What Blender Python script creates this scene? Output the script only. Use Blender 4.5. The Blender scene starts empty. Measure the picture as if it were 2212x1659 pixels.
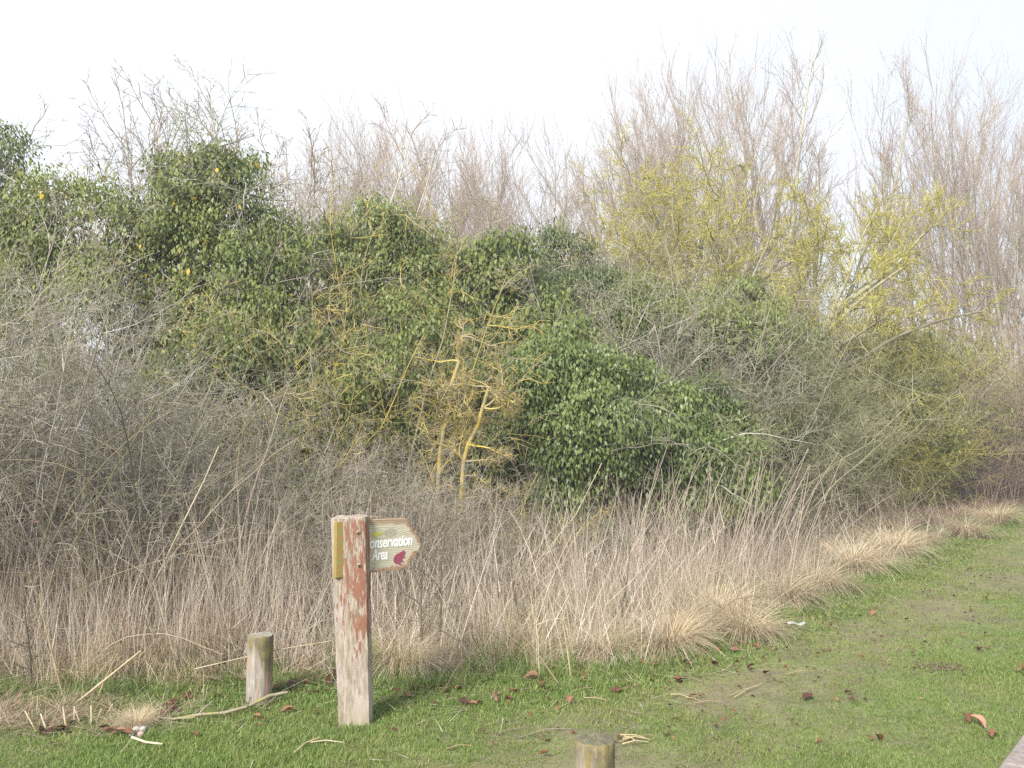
import bpy, math
import numpy as np
from mathutils import Vector, Matrix

C = bpy.context.scene
COL = C.collection
rad = math.radians

# ------------------------------------------------------------------ camera
EYE = 1.6
FOC = 1916.0            # focal length measured on a 2212 px wide copy of the photograph
PITCH = math.atan((937 - 829.5) / FOC)
cam_d = bpy.data.cameras.new('camera')
cam = bpy.data.objects.new('camera', cam_d)
COL.objects.link(cam)
cam_d.sensor_width = 36.0
cam_d.lens = 36.0 * FOC / 2212.0
cam_d.clip_start = 0.05
cam_d.clip_end = 3000
cam.location = (0, 0, EYE)
cam.rotation_euler = (rad(90) + PITCH, 0, 0)
C.camera = cam

# ------------------------------------------------------------------ light
SUN_DIR = Vector((-0.42, -0.74, 0.62)).normalized()      # towards the sun
sun_el = math.asin(SUN_DIR.z)
sun_az = math.atan2(SUN_DIR.x, SUN_DIR.y)
sd = bpy.data.lights.new('sun', 'SUN')
sd.energy = 3.3
sd.angle = rad(20.0)
sd.color = (1.0, 0.975, 0.93)
sun = bpy.data.objects.new('sun', sd)
COL.objects.link(sun)
sun.rotation_euler = SUN_DIR.to_track_quat('Z', 'Y').to_euler()

world = bpy.data.worlds.new('World')
C.world = world
world.use_nodes = True
nt = world.node_tree
nt.nodes.clear()
wo = nt.nodes.new('ShaderNodeOutputWorld')
bg = nt.nodes.new('ShaderNodeBackground')
bg.inputs['Strength'].default_value = 0.1
sky = nt.nodes.new('ShaderNodeTexSky')
sky.sky_type = 'NISHITA'
sky.sun_disc = False
sky.sun_elevation = sun_el
sky.sun_rotation = sun_az
sky.air_density = 1.0
sky.dust_density = 2.0
tc = nt.nodes.new('ShaderNodeTexCoord')
nz = nt.nodes.new('ShaderNodeTexNoise')
nz.inputs['Scale'].default_value = 1.6
nz.inputs['Detail'].default_value = 3.0
dotn = nt.nodes.new('ShaderNodeVectorMath')
dotn.operation = 'DOT_PRODUCT'
dotn.inputs[1].default_value = (0.62, 0.1, 0.25)          # the veil of cloud thins out away from the sun
addn = nt.nodes.new('ShaderNodeMath'); addn.operation = 'MULTIPLY_ADD'
addn.inputs[1].default_value = -1.1
mr = nt.nodes.new('ShaderNodeMapRange')
mr.inputs['From Min'].default_value = -0.15
mr.inputs['From Max'].default_value = 0.35
mr.inputs['To Min'].default_value = 0.5
mr.inputs['To Max'].default_value = 1.0
mx = nt.nodes.new('ShaderNodeMix'); mx.data_type = 'RGBA'
mx.inputs[7].default_value = (4.5, 4.75, 5.1, 1)
nt.links.new(tc.outputs['Generated'], nz.inputs['Vector'])
nt.links.new(tc.outputs['Generated'], dotn.inputs[0])
nt.links.new(dotn.outputs['Value'], addn.inputs[0])
nt.links.new(nz.outputs['Fac'], addn.inputs[2])
nt.links.new(addn.outputs[0], mr.inputs['Value'])
nt.links.new(mr.outputs['Result'], mx.inputs[0])
nt.links.new(sky.outputs['Color'], mx.inputs[6])
nt.links.new(mx.outputs[2], bg.inputs['Color'])
nt.links.new(bg.outputs['Background'], wo.inputs['Surface'])

C.view_settings.view_transform = 'Standard'
C.view_settings.look = 'None'
C.view_settings.gamma = 1.0
C.view_settings.use_curve_mapping = False
C.view_settings.exposure = 1.30
C.render.engine = 'CYCLES'
C.cycles.max_bounces = 5
C.cycles.diffuse_bounces = 3
C.cycles.glossy_bounces = 2
C.cycles.transmission_bounces = 3
C.cycles.volume_bounces = 0
C.cycles.use_denoising = False

# ------------------------------------------------------------------ helpers: places
def ray(x, y):
    r = ((x - 1106.0) / FOC, 1.0, -(y - 829.5) / FOC)
    c, s = math.cos(PITCH), math.sin(PITCH)
    return np.array([r[0], r[1] * c - r[2] * s, r[1] * s + r[2] * c])
def G(x, y):
    """ground point seen at photo position x, y"""
    r = ray(x, y); t = -EYE / r[2]
    p = r * t + np.array([0, 0, EYE]); p[2] = ground_z(p[0], p[1])
    return p
def P(x, y, d):
    """point seen at photo position x, y and d metres away"""
    r = ray(x, y)
    return r * (d / r[1]) + np.array([0, 0, EYE])
def ground_z(x, y):
    x = np.asarray(x, float); y = np.asarray(y, float)
    return (0.012 * np.sin(1.9 * x + 0.6 * y) + 0.010 * np.sin(2.7 * y - 1.3 * x + 1.0) + 0.008 * np.sin(4.1 * x + 3.3 * y)) * np.clip((y - 1) / 3, 0, 1)
EDGE_X = [-12, -6, -3.15, -1.73, -.6, .29, .94, 1.57, 2.76, 4.2, 5.8, 9.7, 20, 34]
EDGE_Y = [5.0, 5.4, 5.5, 5.75, 5.7, 5.98, 6.15, 6.8, 8.2, 10.1, 12.1, 16.8, 27, 40]
HED_X = [-12, -6, -3, -1.5, 0, 1, 2, 3, 4, 6, 8, 12, 20, 34]
HED_Y = [6.2, 6.2, 6.4, 7.2, 8.6, 9.0, 10.2, 12.6, 15.2, 18.2, 20.5, 25, 34, 50]
edge_y = lambda x: np.interp(x, EDGE_X, EDGE_Y)
hedge_y = lambda x: np.interp(x, HED_X, HED_Y)
def wear(x, y):
    """how trodden the grass is, along the track that curves away to the right"""
    cx = np.interp(y, [2, 4.36, 5.17, 6.6, 8, 10.1, 14, 20, 40], [-.9, .33, 1.0, 2.3, 3.6, 5.6, 8.6, 13.5, 30])
    w = np.interp(y, [2, 4.4, 6, 9, 14, 40], [.75, .65, .62, .72, 1.0, 2])
    d = (x - cx) * 0.72
    n = 0.18 * np.sin(3.1 * x + 1.7 * y) + 0.15 * np.sin(5.3 * y - 2.2 * x)
    return np.exp(-(d / w) ** 2) * np.clip(0.85 + n, 0, 1)

# ------------------------------------------------------------------ helpers: objects
def tag(o, label=None, cat=None, group=None, kind=None):
    if label: o['label'] = label
    if cat: o['category'] = cat
    if group: o['group'] = group
    if kind: o['kind'] = kind
    return o
def thing(name, label, cat, loc=(0, 0, 0), group=None):
    o = bpy.data.objects.new(name, None)
    o.empty_display_size = 0.2
    COL.objects.link(o)
    o.location = [float(v) for v in loc]
    return tag(o, label, cat, group)
def link_mesh(name, me, parent=None, loc=None, rot=None, scale=None, material=None):
    o = bpy.data.objects.new(name, me)
    COL.objects.link(o)
    if parent: o.parent = parent
    if loc is not None: o.location = [float(v) for v in loc]
    if rot is not None: o.rotation_euler = rot
    if scale is not None: o.scale = scale if hasattr(scale, '__len__') else (scale,) * 3
    if material:
        o.material_slots[0].link = 'OBJECT'
        o.material_slots[0].material = material
    return o
class Geo:
    """collects quads with a per-vertex 'var' value"""
    def __init__(s): s.v = []; s.f = []; s.a = []; s.n = 0
    def add(s, v, f, a):
        v = np.asarray(v, float).reshape(-1, 3)
        s.v.append(v); s.f.append(np.asarray(f, int).reshape(-1, 4) + s.n)
        s.a.append(np.broadcast_to(np.asarray(a, float), (len(v),)))
        s.n += len(v); return s
    def mesh(s, name, material, off=(0, 0, 0), smooth=True):
        v = np.concatenate(s.v) - np.asarray(off, float)
        f = np.concatenate(s.f); a = np.concatenate(s.a)
        me = bpy.data.meshes.new(name)
        me.vertices.add(len(v)); me.vertices.foreach_set('co', v.ravel().astype(np.float32))
        me.loops.add(f.size); me.loops.foreach_set('vertex_index', f.ravel().astype(np.int32))
        me.polygons.add(len(f))
        me.polygons.foreach_set('loop_start', np.arange(0, f.size, 4, dtype=np.int32))
        me.polygons.foreach_set('use_smooth', np.full(len(f), smooth, dtype=bool))
        at = me.attributes.new('var', 'FLOAT', 'POINT')
        at.data.foreach_set('value', a.astype(np.float32))
        me.materials.append(material)
        me.update(calc_edges=True)
        return me
def part(name, geo, material, root, smooth=True):
    off = root.location if root else (0, 0, 0)
    return link_mesh(name, geo.mesh(name, material, off, smooth), root)
def bm_mesh(name, verts, faces, material, smooth=False):
    me = bpy.data.meshes.new(name)
    me.from_pydata([tuple(map(float, v)) for v in verts], [], faces)
    me.materials.append(material)
    me.polygons.foreach_set('use_smooth', [smooth] * len(me.polygons))
    me.update()
    return me

# ------------------------------------------------------------------ helpers: growing things
def nrm(a): return a / np.maximum(np.linalg.norm(a, axis=-1, keepdims=True), 1e-9)
def tubes(geo, Pt, R, var, sides=3):
    N, K, _ = Pt.shape
    if N == 0: return geo
    T = nrm(np.gradient(Pt, axis=1))
    ref = np.array([0.31, 0.52, 0.79])
    u = np.cross(T, ref); bad = np.linalg.norm(u, axis=-1) < 0.15
    u[bad] = np.cross(T[bad], np.array([0.9, -0.3, 0.1]))
    u = nrm(u); w = np.cross(T, u)
    an = np.arange(sides) * 2 * math.pi / sides
    ring = Pt[:, :, None, :] + R[:, :, None, None] * (np.cos(an)[None, None, :, None] * u[:, :, None, :] + np.sin(an)[None, None, :, None] * w[:, :, None, :])
    idx = np.arange(N * K * sides).reshape(N, K, sides)
    a = idx[:, :-1]; b = idx[:, 1:]
    f = np.stack([a, np.roll(a, -1, 2), np.roll(b, -1, 2), b], -1)
    geo.add(ring, f, np.repeat(var, K * sides))
    return geo
def paths(rng, base, d, L, K, trop, wob):
    pts = [base]; d = nrm(d)
    step = (L / (K - 1))[:, None]
    up = np.array([0, 0, 1.0])
    for i in range(K - 1):
        d = nrm(d + trop * up / (K - 1) + wob * rng.normal(size=d.shape))
        pts.append(pts[-1] + d * step)
    return np.stack(pts, 1)
def grow(rng, base, d, L, r0, K0, trop0, wob0, levels, taper=0.25):
    """stems, then for every level: n children per parent. returns list of (points, radii)"""
    out = []
    Pt = paths(rng, np.asarray(base, float), np.asarray(d, float), np.asarray(L, float), K0, trop0, wob0)
    R = np.asarray(r0, float)[:, None] * np.linspace(1, taper, K0)[None, :]
    LL = np.asarray(L, float)
    out.append((Pt, R))
    for lv in levels:
        N, K, _ = Pt.shape
        n = lv['n']
        t = (np.arange(n)[None, :] + rng.random((N, n))) / n
        t = lv['t0'] + (lv.get('t1', 1.0) - lv['t0']) * t
        x = np.clip(t * (K - 1), 0, K - 1.001); i = x.astype(int); fr = (x - i)[..., None]
        row = np.arange(N)[:, None]
        b = Pt[row, i] * (1 - fr) + Pt[row, i + 1] * fr
        T = nrm(Pt[row, i + 1] - Pt[row, i])
        rp = R[row, i] * (1 - fr[..., 0]) + R[row, i + 1] * fr[..., 0]
        q = rng.normal(size=b.shape); q = nrm(q - (q * T).sum(-1, keepdims=True) * T)
        an = np.radians(lv['ang'] + lv.get('dang', 12) * rng.normal(size=t.shape))[..., None]
        dd = np.cos(an) * T + np.sin(an) * q
        l2 = (LL[:, None] * lv['len'] * (1 - lv.get('fall', 0.5) * t) * (0.6 + 0.8 * rng.random(t.shape)))
        r2 = np.maximum(rp * lv.get('rr', 0.6), lv.get('rmin', 0.0015))
        b = b.reshape(-1, 3); dd = dd.reshape(-1, 3); LL = l2.reshape(-1); r2 = r2.reshape(-1)
        if 'keep' in lv:
            k = rng.random(len(b)) < lv['keep']; b, dd, LL, r2 = b[k], dd[k], LL[k], r2[k]
        Pt = paths(rng, b, dd, LL, lv['k'], lv.get('trop', 0.1), lv.get('wob', 0.15))
        R = r2[:, None] * np.linspace(1, lv.get('taper', 0.3), lv['k'])[None, :]
        R = np.maximum(R, lv.get('rend', 0.0006))
        out.append((Pt, R))
    return out
def to_geo(rng, lvls, sides=(6, 4, 3, 3, 3)):
    g = Geo()
    for (Pt, R), s in zip(lvls, sides):
        tubes(g, Pt, R, rng.random(len(Pt)), s)
    return g
def leaves(geo, rng, pos, nor, tip, ln, wd, var, fold=0.25):
    """folded four-cornered leaves"""
    tip = nrm(tip - 0.35 * (tip * nor).sum(-1, keepdims=True) * nor)
    side = nrm(np.cross(tip, nor)); n2 = np.cross(side, tip)
    ln = ln[:, None]; wd = wd[:, None]
    a = pos
    b = pos + tip * ln * 0.42 + side * wd * 0.5 + n2 * wd * fold
    c = pos + tip * ln
    d = pos + tip * ln * 0.42 - side * wd * 0.5 + n2 * wd * fold
    v = np.stack([a, b, c, d], 1)
    f = np.arange(len(pos) * 4).reshape(-1, 4)
    geo.add(v, f, np.repeat(var, 4))
def blades(geo, rng, base, az, lean, bend, L, W, K, var, twist=0.6):
    """flat tapering grass blades that start at 'lean' from the vertical and bend further over"""
    N = len(base)
    pts = [base]; th = lean.copy()
    h = np.stack([np.cos(az), np.sin(az), np.zeros(N)], 1)
    for i in range(K - 1):
        d = h * np.sin(th)[:, None] + np.array([0, 0, 1.0]) * np.cos(th)[:, None]
        pts.append(pts[-1] + d * (L / (K - 1))[:, None])
        th = th + bend / (K - 1)
    Pt = np.stack(pts, 1)
    fa = az + math.pi / 2 + twist * rng.normal(size=N)
    s = np.stack([np.cos(fa), np.sin(fa), np.zeros(N)], 1)
    prof = np.linspace(1, 0.12, K) ** 0.8
    off = s[:, None, :] * (W[:, None] * prof[None, :] * 0.5)[:, :, None]
    v = np.stack([Pt - off, Pt + off], 2)
    idx = np.arange(N * K * 2).reshape(N, K, 2)
    f = np.stack([idx[:, :-1, 0], idx[:, :-1, 1], idx[:, 1:, 1], idx[:, 1:, 0]], -1)
    geo.add(v, f, np.repeat(var, K * 2))

# ------------------------------------------------------------------ materials
def nodes_of(name):
    m = bpy.data.materials.new(name); m.use_nodes = True
    n = m.node_tree; n.nodes.clear()
    return m, n, n.nodes, n.links
def ramp(nodes, stops, interp='LINEAR'):
    r = nodes.new('ShaderNodeValToRGB'); e = r.color_ramp.elements
    r.color_ramp.interpolation = interp
    while len(e) < len(stops): e.new(0.5)
    for k, (p, c) in enumerate(stops):
        e[k].position = p; e[k].color = (*c, 1)
    return r
def mat_var(name, stops, rough=0.7, spec=0.3, trans=0.0, noise=None, instancer=None, bump=None, patch=None):
    """colour picked per piece from the stored 'var' value"""
    m, n, N, Lk = nodes_of(name)
    o = N.new('ShaderNodeOutputMaterial'); p = N.new('ShaderNodeBsdfPrincipled')
    p.inputs['Roughness'].default_value = rough
    p.inputs['Specular IOR Level'].default_value = spec
    at = N.new('ShaderNodeAttribute'); at.attribute_name = 'var'
    val = at.outputs['Fac']
    if instancer:
        ai = N.new('ShaderNodeAttribute'); ai.attribute_type = 'INSTANCER'; ai.attribute_name = 'tint'
        mm = N.new('ShaderNodeMath'); mm.operation = 'MULTIPLY_ADD'
        mm.inputs[1].default_value = instancer
        Lk.new(val, mm.inputs[0])
        mm2 = N.new('ShaderNodeMath'); mm2.operation = 'MULTIPLY'; mm2.inputs[1].default_value = 1 - instancer
        Lk.new(ai.outputs['Fac'], mm2.inputs[0]); Lk.new(mm2.outputs[0], mm.inputs[2])
        val = mm.outputs[0]
    if noise:
        g = N.new('ShaderNodeNewGeometry'); t = N.new('ShaderNodeTexNoise')
        t.inputs['Scale'].default_value = noise[0]; t.inputs['Detail'].default_value = 4
        Lk.new(g.outputs['Position'], t.inputs['Vector'])
        ms = N.new('ShaderNodeMath'); ms.operation = 'SUBTRACT'; ms.inputs[1].default_value = 0.5
        Lk.new(t.outputs['Fac'], ms.inputs[0])
        ma = N.new('ShaderNodeMath'); ma.operation = 'MULTIPLY_ADD'; ma.inputs[1].default_value = noise[1]
        Lk.new(ms.outputs[0], ma.inputs[0]); Lk.new(val, ma.inputs[2]); val = ma.outputs[0]
    r = ramp(N, stops); Lk.new(val, r.inputs['Fac'])
    Lk.new(r.outputs['Color'], p.inputs['Base Color'])
    if trans:
        tr = N.new('ShaderNodeBsdfTranslucent'); mxs = N.new('ShaderNodeMixShader')
        mxs.inputs[0].default_value = trans
        Lk.new(r.outputs['Color'], tr.inputs['Color'])
        Lk.new(p.outputs[0], mxs.inputs[1]); Lk.new(tr.outputs[0], mxs.inputs[2]); Lk.new(mxs.outputs[0], o.inputs['Surface'])
    else:
        Lk.new(p.outputs[0], o.inputs['Surface'])
    return m
M = {}
M['ivy'] = mat_var('ivy_leaf', [(0, (.085, .12, .034)), (.4, (.155, .195, .05)), (.75, (.25, .275, .075)), (1, (.36, .35, .12))], 0.5, 0.4, 0.3, (1.1, .5))
M['ivy_dark'] = mat_var('dark_ivy_leaf', [(0, (.07, .10, .034)), (.6, (.13, .165, .05)), (1, (.25, .265, .095))], 0.5, 0.4, 0.27, (1.5, .4))
M['ivy_bright'] = mat_var('fresh_ivy_leaf', [(0, (.075, .11, .034)), (.5, (.145, .195, .052)), (1, (.28, .31, .10))], 0.43, 0.45, 0.3, (1.4, .45))
M['olive_leaf'] = mat_var('olive_leaf', [(0, (.10, .115, .03)), (.5, (.19, .20, .06)), (1, (.34, .32, .09))], 0.55, 0.3, 0.25, (.9, .7))
M['yellow_leaf'] = mat_var('yellow_leaf', [(0, (.55, .36, .02)), (1, (.62, .46, .05))], 0.5, 0.3, 0.25)
M['twig_grey'] = mat_var('grey_brown_twig', [(0, (.18, .15, .12)), (.4, (.335, .295, .25)), (.65, (.315, .295, .19)), (1, (.55, .49, .44))], 0.8, 0.2, 0, (1.6, .6))
M['twig_olive'] = mat_var('olive_twig', [(0, (.13, .125, .065)), (.5, (.25, .235, .13)), (1, (.40, .37, .25))], 0.8, 0.2, 0, (1.6, .7))
M['twig_pale'] = mat_var('pale_lichen_twig', [(0, (.18, .165, .115)), (.5, (.30, .285, .205)), (1, (.46, .44, .36))], 0.8, 0.2, 0, (2.0, .6))
M['twig_orange'] = mat_var('orange_lichen_twig', [(0, (.22, .19, .13)), (.42, (.36, .31, .20)), (.62, (.44, .355, .15)), (.82, (.50, .375, .08)), (1, (.52, .42, .14))], 0.85, 0.15, 0, (2.6, 1.2))
M['bark_orange'] = mat_var('orange_lichen_bark', [(0, (.22, .20, .14)), (.35, (.33, .28, .16)), (.6, (.42, .32, .10)), (.8, (.46, .33, .06)), (1, (.40, .36, .24))], 0.9, 0.1, 0, (12.0, 1.6))
M['twig_yellow'] = mat_var('yellow_lichen_twig', [(0, (.24, .21, .09)), (.4, (.38, .335, .09)), (.75, (.47, .42, .06)), (1, (.54, .48, .13))], 0.85, 0.15, 0, (1.2, .8))
M['bark_yellow'] = mat_var('yellow_lichen_bark', [(0, (.20, .18, .12)), (.5, (.29, .265, .18)), (.8, (.33, .30, .14)), (1, (.38, .37, .30))], 0.9, 0.1, 0, (5.0, 1.2))
M['twig_pink'] = mat_var('pinkish_twig', [(0, (.25, .17, .12)), (.5, (.36, .255, .185)), (1, (.46, .345, .255))], 0.8, 0.2, 0, (.35, .5))
M['bark_far'] = mat_var('grey_green_bark', [(0, (.24, .22, .15)), (.5, (.34, .32, .22)), (1, (.46, .44, .34))], 0.85, 0.2, 0, (2.0, .8))
M['bark_dark'] = mat_var('dark_bark', [(0, (.10, .085, .06)), (.5, (.16, .14, .10)), (1, (.24, .21, .15))], 0.85, 0.2, 0, (4.0, .8))
M['twig_purple'] = mat_var('purple_brown_twig', [(0, (.18, .13, .10)), (.5, (.29, .215, .165)), (1, (.43, .345, .27))], 0.8, 0.2, 0, (2.0, .5))
M['straw'] = mat_var('straw', [(0, (.34, .25, .13)), (.35, (.52, .41, .24)), (.7, (.66, .56, .37)), (1, (.78, .70, .52))], 0.65, 0.3, 0.2, (.9, .7), 0.5)
M['stalk'] = mat_var('dry_stalk', [(0, (.28, .215, .17)), (.4, (.47, .385, .30)), (.75, (.60, .515, .41)), (1, (.74, .66, .54))], 0.7, 0.25, 0.12, (.9, .5), 0.5)
M['mat_straw'] = mat_var('matted_straw', [(0, (.22, .135, .09)), (.5, (.40, .285, .205)), (1, (.60, .48, .36))], 0.75, 0.2, 0.15, (.8, .8), 0.5)
M['green'] = mat_var('green_blade', [(0, (.09, .155, .035)), (.5, (.17, .255, .06)), (.85, (.28, .34, .11)), (1, (.46, .42, .22))], 0.5, 0.35, 0.3, (1.2, .3), 0.5)
M['lodged'] = mat_var('lodged_stalk', [(0, (.30, .23, .17)), (.5, (.50, .42, .33)), (1, (.70, .62, .50))], .7, .25, .05, (1.0, .2))
M['cane'] = mat_var('bramble_cane', [(0, (.13, .10, .07)), (.35, (.20, .19, .09)), (.7, (.30, .24, .17)), (1, (.42, .36, .28))], .65, .3, 0, (4.0, .5))
M['pale_stalk'] = mat_var('pale_stalk', [(0, (.30, .225, .13)), (.5, (.44, .35, .22)), (1, (.56, .48, .34))], 0.7, 0.2, 0, (18.0, 1.4))
M['dead_leaf'] = mat_var('dead_leaf', [(0, (.055, .024, .017)), (.45, (.10, .042, .025)), (.8, (.17, .075, .04)), (1, (.28, .14, .08))], 0.6, 0.3, 0.1, (25.0, .25))
M['tan_leaf'] = mat_var('tan_leaf', [(0, (.27, .14, .08)), (1, (.38, .22, .14))], 0.6, 0.3, 0.1, (25.0, .3))

def mat_lawn():
    """grass blades: green, yellower and shorter where trodden ('tint' holds the wear)"""
    m, n, N, Lk = nodes_of('lawn_blade')
    o = N.new('ShaderNodeOutputMaterial'); p = N.new('ShaderNodeBsdfPrincipled')
    p.inputs['Roughness'].default_value = 0.55; p.inputs['Specular IOR Level'].default_value = 0.3
    at = N.new('ShaderNodeAttribute'); at.attribute_name = 'var'
    ai = N.new('ShaderNodeAttribute'); ai.attribute_type = 'INSTANCER'; ai.attribute_name = 'tint'
    a = ramp(N, [(0, (.10, .165, .03)), (.5, (.18, .265, .06)), (.85, (.27, .345, .09)), (1, (.47, .44, .21))])
    b = ramp(N, [(0, (.16, .19, .045)), (.5, (.28, .305, .085)), (.8, (.37, .34, .14)), (1, (.50, .42, .23))])
    g = N.new('ShaderNodeNewGeometry'); t = N.new('ShaderNodeTexNoise')
    t.inputs['Scale'].default_value = 2.2; t.inputs['Detail'].default_value = 5
    Lk.new(g.outputs['Position'], t.inputs['Vector'])
    ms = N.new('ShaderNodeMath'); ms.operation = 'MULTIPLY_ADD'; ms.inputs[1].default_value = 2.0; ms.inputs[2].default_value = -0.95
    Lk.new(t.outputs['Fac'], ms.inputs[0])
    ad = N.new('ShaderNodeMath'); ad.operation = 'ADD'; ad.use_clamp = True
    Lk.new(ms.outputs[0], ad.inputs[0]); Lk.new(ai.outputs['Fac'], ad.inputs[1])
    mx = N.new('ShaderNodeMix'); mx.data_type = 'RGBA'
    Lk.new(at.outputs['Fac'], a.inputs['Fac']); Lk.new(at.outputs['Fac'], b.inputs['Fac'])
    Lk.new(ad.outputs[0], mx.inputs[0]); Lk.new(a.outputs['Color'], mx.inputs[6]); Lk.new(b.outputs['Color'], mx.inputs[7])
    Lk.new(mx.outputs[2], p.inputs['Base Color'])
    tr = N.new('ShaderNodeBsdfTranslucent'); mxs = N.new('ShaderNodeMixShader'); mxs.inputs[0].default_value = 0.25
    Lk.new(mx.outputs[2], tr.inputs['Color']); Lk.new(p.outputs[0], mxs.inputs[1]); Lk.new(tr.outputs[0], mxs.inputs[2])
    Lk.new(mxs.outputs[0], o.inputs['Surface'])
    return m
M['lawn'] = mat_lawn()

def mat_soil():
    m, n, N, Lk = nodes_of('ground_soil')
    o = N.new('ShaderNodeOutputMaterial'); p = N.new('ShaderNodeBsdfPrincipled'); p.inputs['Roughness'].default_value = 0.95
    g = N.new('ShaderNodeNewGeometry')
    t = N.new('ShaderNodeTexNoise'); t.inputs['Scale'].default_value = 3.0; t.inputs['Detail'].default_value = 9; t.inputs['Roughness'].default_value = .7
    Lk.new(g.outputs['Position'], t.inputs['Vector'])
    r = ramp(N, [(.3, (.115, .10, .055)), (.5, (.15, .155, .06)), (.62, (.14, .19, .05)), (.75, (.24, .21, .11))])
    Lk.new(t.outputs['Fac'], r.inputs['Fac'])
    aw = N.new('ShaderNodeAttribute'); aw.attribute_name = 'var'
    wr = ramp(N, [(.3, (.11, .085, .055)), (.5, (.19, .155, .095)), (.62, (.21, .20, .09)), (.75, (.30, .25, .15))])
    Lk.new(t.outputs['Fac'], wr.inputs['Fac'])
    mw = N.new('ShaderNodeMix'); mw.data_type = 'RGBA'
    Lk.new(aw.outputs['Fac'], mw.inputs[0]); Lk.new(r.outputs['Color'], mw.inputs[6]); Lk.new(wr.outputs['Color'], mw.inputs[7])
    Lk.new(mw.outputs[2], p.inputs['Base Color'])
    t2 = N.new('ShaderNodeTexNoise'); t2.inputs['Scale'].default_value = 60; t2.inputs['Detail'].default_value = 6
    Lk.new(g.outputs['Position'], t2.inputs['Vector'])
    b = N.new('ShaderNodeBump'); b.inputs['Strength'].default_value = .8; b.inputs['Distance'].default_value = .02
    Lk.new(t2.outputs['Fac'], b.inputs['Height']); Lk.new(b.outputs[0], p.inputs['Normal'])
    Lk.new(p.outputs[0], o.inputs['Surface'])
    return m
M['soil'] = mat_soil()

def coords(N, Lk, scale, kind='Object'):
    tc = N.new('ShaderNodeTexCoord'); mp = N.new('ShaderNodeMapping'); mp.inputs['Scale'].default_value = scale
    Lk.new(tc.outputs[kind], mp.inputs['Vector'])
    return tc, mp
def noise(N, Lk, vec, scale, detail=6, rough=.6, dist=0.0):
    t = N.new('ShaderNodeTexNoise'); t.inputs['Scale'].default_value = scale
    t.inputs['Detail'].default_value = detail; t.inputs['Roughness'].default_value = rough; t.inputs['Distortion'].default_value = dist
    Lk.new(vec, t.inputs['Vector']); return t.outputs['Fac']
def math_n(N, Lk, op, a, b=None, c=None, clamp=False):
    m = N.new('ShaderNodeMath'); m.operation = op; m.use_clamp = clamp
    for i, v in enumerate((a, b, c)):
        if v is None: continue
        if isinstance(v, (int, float)): m.inputs[i].default_value = v
        else: Lk.new(v, m.inputs[i])
    return m.outputs[0]
def mixc(N, Lk, fac, a, b):
    m = N.new('ShaderNodeMix'); m.data_type = 'RGBA'
    for i, v in ((0, fac), (6, a), (7, b)):
        if isinstance(v, tuple): m.inputs[i].default_value = (*v, 1)
        elif isinstance(v, (int, float)): m.inputs[i].default_value = v
        else: Lk.new(v, m.inputs[i])
    return m.outputs[2]
def sstep(N, Lk, v, lo, hi):
    m = N.new('ShaderNodeMapRange'); m.interpolation_type = 'SMOOTHSTEP'
    m.inputs['From Min'].default_value = lo; m.inputs['From Max'].default_value = hi
    Lk.new(v, m.inputs['Value']); return m.outputs['Result']

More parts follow.
